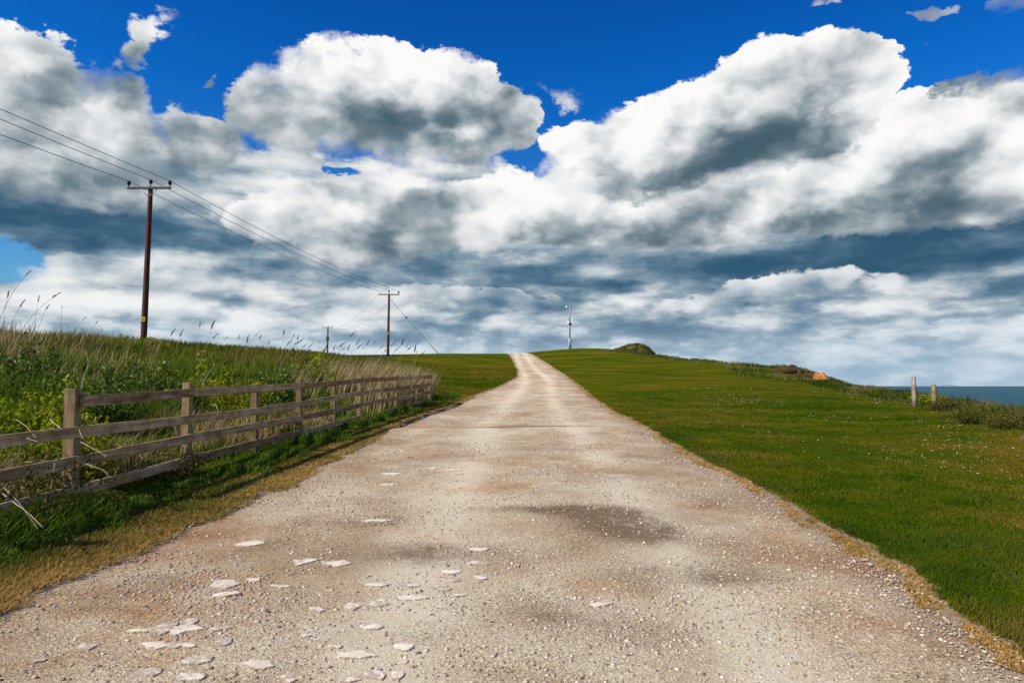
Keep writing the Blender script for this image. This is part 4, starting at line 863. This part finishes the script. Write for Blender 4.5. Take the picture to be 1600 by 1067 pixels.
# ------------------------------------------------------------------ flat pale slabs showing through the gravel
SG = 'pale flat slabs set in the gravel'
def slab(px, py, w, h, label, tilt=0.0, seed=None, sides=None):
    if py < 830: w, h = w * 0.75, h * 0.7
    x, y = ground_hit(px, py); rw = w * 0.60 / FPX * math.hypot(y, 1.2)
    x2, y2 = ground_hit(px, py - h * 0.5); x3, y3 = ground_hit(px, py + h * 0.5); rd = (y2 - y3) * 0.62
    rnd = random.Random(seed if seed is not None else int(px * 13 + py)); k = sides or rnd.choice((4, 5, 5, 6, 7))
    an = sorted((i + rnd.uniform(-0.32, 0.32)) * 2 * math.pi / k for i in range(k))
    skew = rnd.uniform(-0.35, 0.35)
    pts = []
    for a in an:
        q = rnd.uniform(0.82, 1.12); pts.append((math.cos(a) * rw * q + math.sin(a) * skew * rw, math.sin(a) * rd * q))
    # roughen the outline
    out = []
    for (a, b) in zip(pts, pts[1:] + pts[:1]):
        for t in np.arange(0, 1, 0.125):
            j = (0.075 if t == 0.5 else 0.04) * rw if t else 0.0
            out.append((a[0] + (b[0] - a[0]) * t + rnd.uniform(-j, j), a[1] + (b[1] - a[1]) * t + rnd.uniform(-j, j)))
    bm = bmesh.new(); z0 = float(road_z([x], [y])[0]); top = 0.008
    sl = [(float(road_z([x + p[0]], [y + p[1]])[0]) - z0) for p in out]
    vt = [bm.verts.new((p[0] * 0.97, p[1] * 0.97, q + top + tilt * p[0] + rnd.uniform(-.0015, .0015))) for p, q in zip(out, sl)]
    vs = [bm.verts.new((p[0], p[1], q + top - 0.005 + tilt * p[0])) for p, q in zip(out, sl)]
    vb = [bm.verts.new((p[0], p[1], q - 0.05)) for p, q in zip(out, sl)]
    c = bm.verts.new((0, 0, top + 0.003)); n = len(out)
    for i in range(n):
        j = (i + 1) % n; bm.faces.new((vt[i], vt[j], c)); bm.faces.new((vs[i], vs[j], vt[j], vt[i])); bm.faces.new((vb[i], vb[j], vs[j], vs[i]))
    me = bpy.data.meshes.new('flat_stone'); bm.verts.index_update(); bm.to_mesh(me); bm.free()
    rim = me.attributes.new('rim', 'FLOAT', 'POINT'); rim.data[len(me.vertices) - 1].value = 1.0; me.materials.append(M['slab'])
    o = bpy.data.objects.new('flat_stone', me); COL.objects.link(o); o.location = (x, y, z0); tag(o, label, 'stone', SG)
A1 = 'the cracked pale slab low on the left'
B1_ = 'the pale slab row left of middle'
SL = [
 (256, 981, 30, 12, 'left piece of ' + A1, 0), (293, 983, 44, 13, 'largest right hand piece of ' + A1, 0), (277, 990, 30, 11, 'front piece of ' + A1, 0), (297, 973, 22, 8, 'small rear corner piece of ' + A1, 0),
 (216, 985, 34, 6, 'thin pale sliver of stone just left of the cracked slab', 0), (239, 1009, 42, 13, 'broad pale slab just in front of the cracked slab', 0), (272, 1012, 26, 13, 'narrow slanting slab in front of the cracked slab', 0), (293, 1013, 24, 10, 'dull pale slab right of the narrow slanting slab', 0),
 (133, 1015, 27, 10, 'lone pale slab left of the broad slab below the cracked one', 0), (59, 1034, 20, 9, 'lone pale stone nearest the lower left corner', 0), (229, 1052, 42, 18, 'big pale slab at the bottom of the view, left of the gravel\'s loose stones', 0), (310, 1034, 42, 9, 'long pale slab pointing right near the bottom edge', 0),
 (297, 1060, 52, 10, 'long pale slab cut off by the bottom edge of the view', 0), (343, 983, 28, 9, 'pale slab directly right of the cracked slab', 0), (350, 1005, 22, 7, 'small dull slab below the one right of the cracked slab', 0), (402, 1043, 46, 9, 'wide grainy slab right of the long slab near the bottom', 0),
 (446, 1062, 30, 10, 'pale stone at the bottom edge, right of the wide grainy slab', 0), (350, 914, 44, 13, 'rough rubbly slab behind the tilted shadowed one', 0), (346, 931, 48, 9, 'tilted slab showing a dark shadowed edge on its right', 0.10), (394, 907, 26, 7, 'flat slab behind and right of the rubbly one', 0), (474, 880, 36, 11, 'light slab right of centre left, behind the rubbly one', 0),
 (391, 849, 34, 8, 'pale slab nearest the left verge, farther up the track', 0), (437, 919, 30, 4, 'long thin sliver right of the tilted slab', 0), (494, 953, 24, 9, 'pale stone at the left end of ' + B1_, 0), (478, 994, 16, 7, 'small pale chip below the left end of the pale slab row', 0),
 (587, 944, 38, 11, 'wedge shaped third stone of ' + B1_, 0), (552, 948, 28, 9, 'second stone of ' + B1_, 0), (645, 938, 50, 8, 'long right end stone of ' + B1_, 0), (640, 917, 34, 9, 'pale slab behind the long right end stone of the row', 0), (592, 916, 36, 7, 'pale slab behind the wedge shaped stone of the row', 0),
 (700, 909, 28, 6, 'pale slab right of the row, the middle of three one behind another', 0), (689, 923, 24, 6, 'pale slab right of the row, the nearest of three one behind another', 0), (703, 896, 36, 8, 'pale slab right of the row, the farthest of three one behind another', 0), (749, 906, 22, 6, 'small pale slab right of the three set one behind another', 0),
 (526, 884, 42, 9, 'long buff slab behind the left end of the pale slab row', 0), (578, 980, 34, 9, 'lone pale slab in front of the wedge shaped stone', 0), (556, 1024, 54, 11, 'largest long slab of the bottom centre cluster', 0), (630, 1016, 30, 9, 'pale slab right of the bottom centre cluster', 0), (524, 1016, 22, 8, 'small slab at the upper left of the bottom centre cluster', 0),
 (583, 1056, 36, 14, 'pale slab at the bottom edge, left one of the touching pair', 0), (620, 1057, 20, 13, 'pale slab at the bottom edge, right one of the touching pair', 0), (544, 1061, 30, 9, 'pale slab at the bottom edge, left of the touching pair', 0), (940, 947, 32, 7, 'lone buff slab on the right half of the track', 0),
 (747, 859, 28, 5, 'thin pale slab in the left wheel track above the three slabs', 0), (749, 880, 46, 6, 'wide dusty slab in the left wheel track behind the three slabs', 0), (587, 814, 60, 5, 'long thin pale streak of stone below the brown stain left of the middle', 0), (719, 933, 18, 5, 'tiny pale chip in front of the three slabs', 0),
 (707, 735, 34, 4, 'thin far slab left of the damp line, upper right one', 0), (712, 741, 30, 4, 'thin far slab left of the damp line, lower right one', 0), (678, 731, 28, 4, 'thin far slab left of the damp line, upper middle one', 0), (612, 741, 42, 5, 'long far slab nearest the fence, upper one', 0), (606, 757, 30, 5, 'long far slab nearest the fence, lower one', 0),
]
for px, py, w, h, lb, tl in SL: slab(px, py, w, h, lb, tl)

# ------------------------------------------------------------------ bramble bushes
def bush(px, py, d, w, h, label, mat='leaf', n=2600, leaf=0.045, group='bramble and shrub clumps', depth=1.0, z=None):
    if mat == 'leaf': leaf *= 1.35; n = int(n * 1.3)
    p = at(px, py, d); x0, y0 = p.x, p.y; z0 = float(H([x0], [y0])[0]) if z is None else z
    o = empty('bramble_bush', (x0, y0, z0), label, 'bush', group)
    rnd = np.random.default_rng(int(px * 7 + py)); V = []; tone = []
    nst = 34; ends = []
    tw = MB()
    for i in range(nst):
        a = rnd.random() * 6.283; q = math.sqrt(rnd.random()); e = np.array([math.cos(a) * q * w * 0.5, math.sin(a) * q * w * 0.5 * depth, h * (0.35 + 0.65 * rnd.random()) * (1.05 - 0.55 * q * q)])
        b = np.array([e[0] * 0.35, e[1] * 0.35, -0.03]); m = (b + e) / 2 + np.array([0, 0, h * 0.15])
        cs = [b * (1 - t) ** 2 + 2 * m * t * (1 - t) + e * t * t for t in np.linspace(0, 1, 7)]
        tw.tube(cs, list(np.linspace(0.007, 0.003, 7)), 4, cap=False); ends.append(cs)
    per = n // nst
    for cs in ends:
        sp = 0.06 + 0.08 * rnd.random(); tbase = rnd.random() * 0.5
        for _ in range(per):
            t = rnd.random() ** 0.6 * 5.999; i = int(t); c = cs[i] + (cs[i + 1] - cs[i]) * (t - i) + rnd.normal(size=3) * sp * (0.6 if t > 4 else 1.0)
            if c[2] < 0: c[2] = abs(c[2]) * 0.5
            u = rnd.normal(size=3); u /= np.linalg.norm(u); v = np.cross(u, rnd.normal(size=3)); v /= np.linalg.norm(v) + 1e-6
            s = leaf * (0.6 + 0.8 * rnd.random())
            V += [c - u * s * 0.5, c + v * s * 0.32 - u * s * 0.05, c + u * s * 0.55, c - v * s * 0.32 - u * s * 0.05]
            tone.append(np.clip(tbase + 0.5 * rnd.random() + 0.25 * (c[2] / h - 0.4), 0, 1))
    V = np.array(V); q = len(tone)
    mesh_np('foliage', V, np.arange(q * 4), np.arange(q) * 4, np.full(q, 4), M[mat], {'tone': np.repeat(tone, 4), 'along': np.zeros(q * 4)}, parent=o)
    tw.build('stems', M['twig'], o)
    return o
bush(30, 680, 8.6, 1.6, 1.15, 'yellow green bramble spilling over the second rail at the left edge of the view')
bush(96, 655, 8.4, 1.1, 1.35, 'yellow green bramble just left of the broad near fence post', n=2200)
bush(145, 650, 8.1, 0.6, 1.2, 'small yellow leaved bramble sprig just right of the broad near fence post', n=800)
bush(312, 585, 14.5, 2.6, 1.75, 'tall yellow flowering bush behind the second visible fence post', leaf=0.055)
bush(368, 600, 13.4, 1.5, 1.4, 'yellow green bush just left of the third visible fence post', leaf=0.05, n=2000)
bush(492, 585, 22.0, 1.9, 1.7, 'yellow green bush in front of the dead reeds behind the fourth fence post', leaf=0.07, n=1800)
bush(18, 600, 13.0, 2.6, 1.0, 'low dark olive thicket at the left edge below the bank', mat='darkleaf', n=3000, leaf=0.05)
bush(50, 770, 6.9, 1.7, 0.75, 'dark dead bramble tangle behind the lower rails at the left edge', mat='darkleaf', n=4200, leaf=0.035)
bush(270, 668, 9.3, 0.9, 0.55, 'low straggly bramble behind the second visible fence post', mat='darkleaf', n=1200, leaf=0.035)
bush(200, 520, 27.0, 3.4, 0.75, 'olive scrub on the bank top just left of the tall power pole', mat='leaf', n=2200, leaf=0.08)
bush(1475, 640, 23.4, 0.9, 0.55, 'dark green bush just right of the lichen stained post', mat='darkleaf', n=1800, leaf=0.05)
bush(1448, 622, 28.5, 1.5, 0.5, 'brown tipped bush between and behind the two old posts', mat='leaf', n=1800, leaf=0.06)
bush(1545, 655, 17.5, 2.4, 0.34, 'tangled brown and green bramble at the cliff edge right of the posts', mat='darkleaf', n=4200, leaf=0.045)
bush(1600, 668, 15.6, 1.8, 0.36, 'dark bramble clump at the cliff edge on the far right of the view', mat='darkleaf', n=3200, leaf=0.045)

bush(62, 575, 12.6, 1.6, 1.35, 'leafy mid green shrub on the slope at far left below the tall reeds', mat='greenleaf', n=4200, leaf=0.075)
bush(150, 590, 11.4, 1.5, 1.25, 'leafy green shrub rising behind the broad near fence post', mat='greenleaf', n=4200, leaf=0.07)
bush(230, 575, 13.2, 1.9, 1.35, 'broad leafy green shrub between the near post and the tall yellow bush', mat='greenleaf', n=5000, leaf=0.075)
bush(430, 585, 17.5, 1.7, 1.25, 'leafy green shrub between the third and fourth visible fence posts', mat='greenleaf', n=3200, leaf=0.085)

# ------------------------------------------------------------------ reeds standing against the sky
def reed_meshes(h, bend, dark, rnd, plume_len, r0=0.006):
    pts = [Vector((bend * h * t ** 2.2, 0, h * t * (1 - 0.06 * t * t))) for t in np.linspace(0, 1, 9)]
    st = MB().tube(pts, list(np.linspace(r0, r0 * 0.45, 9)), 5)
    a, b = pts[-2], pts[-1]; dv = (b - a).normalized()
    n = 60; V = []; tone = []
    for i in range(n):
        t = rnd.random(); p = b + dv * (t - 0.25) * plume_len + Vector((plume_len * 0.10 * t * t, 0, -plume_len * 0.12 * t * t))
        dr_ = (dv + Vector((rnd.uniform(-.5, .9), rnd.uniform(-.6, .6), rnd.uniform(-.5, .5))) * 0.7).normalized(); l = plume_len * 0.32 * (1.1 - t * 0.6); s_ = dr_.orthogonal().normalized() * l * 0.11
        V += [p - s_, p + s_, p + dr_ * l]; tone.append(rnd.random())
    return st, np.array([tuple(v) for v in V]), tone
def reed(px, top_py, d, bend, label, group, mat='stem', plume=0.28, r0=0.006, base_dx=0.0):
    T = at(px, top_py, d); bx_ = T.x - bend * 1.0; z0 = float(H([bx_], [d])[0]); h = (T.z - z0)
    bx_ = T.x - bend * h
    o = empty('reed', (bx_, d, z0 - 0.02), label, 'reed', group)
    rnd = random.Random(int(px * 31 + top_py))
    st, V, tone = reed_meshes(h, bend, 0, rnd, plume, r0)
    st.build('stalk', M[mat], o)
    q = len(tone); mesh_np('plume', V, np.arange(q * 3), np.arange(q) * 3, np.full(q, 3), M['plume'], {'tone': np.repeat(tone, 3), 'along': np.zeros(q * 3)}, parent=o)
LB = 'tall reeds at the left edge of the view'
reed(42, 419, 18, 0.32, 'tallest bare reed at the left edge, bending right with a small tuft', LB, plume=0.22, r0=0.009)
reed(84, 455, 17, 0.50, 'pale reed with a cream plume leaning far right at the left edge', LB, plume=0.26, r0=0.009)
reed(12, 455, 18, 0.05, 'straight dark reed nearest the left edge of the view', LB, 'twig', 0.22)
reed(33, 470, 18.6, 0.22, 'short reed with a ragged plume beside the tallest bare one', LB, 'twig', 0.25)
reed(60, 462, 18.4, 0.05, 'upright dark reed between the tallest and the cream plumed ones', LB, 'twig', 0.2)
reed(73, 475, 18.2, 0.18, 'short dark reed just left of the cream plume', LB, 'twig', 0.18)
reed(97, 474, 18.4, 0.01, 'upright thin reed standing just right of the cream plume', LB, 'twig', 0.10)
reed(131, 493, 20, 0.3, 'short leaning reed right of the upright thin one', LB, 'twig', 0.16)
reed(150, 500, 20, 0.25, 'short reed midway between the left edge and the tall pole', LB, 'twig', 0.16)
SKY = [(268, 518), (282, 519), (312, 503), (331, 505), (334, 522), (352, 524), (373, 522), (400, 518), (406, 522), (443, 516), (458, 521), (465, 525), (466, 530), (449, 533), (461, 532), (484, 536), (498, 531), (531, 535), (549, 516), (556, 518), (544, 538), (557, 532), (560, 537), (574, 532), (584, 530), (594, 538), (612, 532), (616, 528), (618, 541), (635, 535), (638, 539), (628, 530), (648, 540), (651, 545), (657, 549), (474, 536), (508, 540), (521, 541), (536, 540), (566, 540), (602, 543), (420, 530), (386, 528)]
for k, (px, py) in enumerate(SKY):
    reed(px, py, random.uniform(22, 29) if px > 420 else random.uniform(20, 26), random.choice((0.04, 0.12, 0.2, 0.28, 0.36, 0.42)), 'thin reed with a dark plume leaning right against the sky behind the fence', 'plumed reeds against the sky behind the fence', 'stem', random.uniform(0.14, 0.34), 0.006)
# ------------------------------------------------------------------ dry stalks lying through the fence
def stalk(pts, r, label, mat='stem'):
    r *= 0.6
    P = [at(*p) for p in pts]; n = len(P); out = []
    for i in range(n - 1):
        p0, p1_, p2_, p3_ = P[max(i - 1, 0)], P[i], P[i + 1], P[min(i + 2, n - 1)]
        for t in np.linspace(0, 1, 6, endpoint=False):
            out.append(0.5 * ((2 * p1_) + (p2_ - p0) * t + (2 * p0 - 5 * p1_ + 4 * p2_ - p3_) * t * t + (3 * p1_ - p0 - 3 * p2_ + p3_) * t ** 3))
    out.append(P[-1])
    for q in out[1:-1]: q += Vector((random.uniform(-1, 1), random.uniform(-1, 1), random.uniform(-1, 1))) * r * 0.2
    tag(MB().tube(out, list(np.linspace(r, r * 0.45, len(out))), 6).build('dry_stalk', M[mat], None), label, 'dry stalk', 'dry stalks in the near fence')
stalk([(78, 655, 8.0), (105, 677, 7.5), (135, 695, 7.1), (168, 713, 6.95)], 0.011, 'long pale stalk slanting down across the second rail by the broad post')
stalk([(22, 678, 7.2), (40, 684, 6.6), (59, 690, 6.3)], 0.009, 'short pale broken stalk lying on the second rail near the left edge')
stalk([(25, 655, 7.6), (42, 667, 7.0), (56, 684, 6.5)], 0.007, 'thin forked stalk above the short broken one at the left edge')
stalk([(132, 724, 7.0), (150, 730, 6.9), (162, 735, 6.85), (170, 744, 6.8)], 0.008, 'bent stalk sticking out below the third rail right of the broad post')
stalk([(40, 722, 6.6), (70, 720, 6.5), (104, 720, 6.6)], 0.007, 'level pale stalk just above the third rail left of the broad post')
stalk([(0, 768, 5.9), (25, 787, 5.6), (45, 802, 5.5), (67, 824, 5.4)], 0.010, 'thick pale stalk hanging over the bottom rail at the left edge')
stalk([(0, 756, 6.0), (20, 775, 5.7), (38, 796, 5.5), (60, 828, 5.4)], 0.006, 'thin curved stalk above the thick one over the bottom rail')
stalk([(86, 722, 6.8), (80, 760, 6.7), (76, 800, 6.6), (75, 815, 6.6)], 0.007, 'upright pale stalk hanging in front of the bottom rail left of the broad post')
stalk([(124, 672, 7.1), (128, 682, 7.0), (134, 690, 7.0)], 0.007, 'short curled tendril on the second rail at the broad post')
stalk([(337, 632, 10.2), (340, 640, 10.1), (339, 650, 10.1)], 0.012, 'pale curled strip hanging on the second rail right of the second post')
stalk([(547, 648, 16.6), (549, 662, 16.2), (553, 678, 16.0)], 0.012, 'pale hooked stalk hanging from the bottom rail near the dead reeds')
stalk([(126, 615, 8.8), (130, 590, 9.0), (138, 568, 9.1), (134, 550, 9.2)], 0.009, 'bare grey twig rising just above the broad near fence post')
stalk([(315, 602, 11.5), (325, 585, 11.6), (337, 567, 11.8)], 0.010, 'bare tan stalk slanting up to the right behind the top rail')
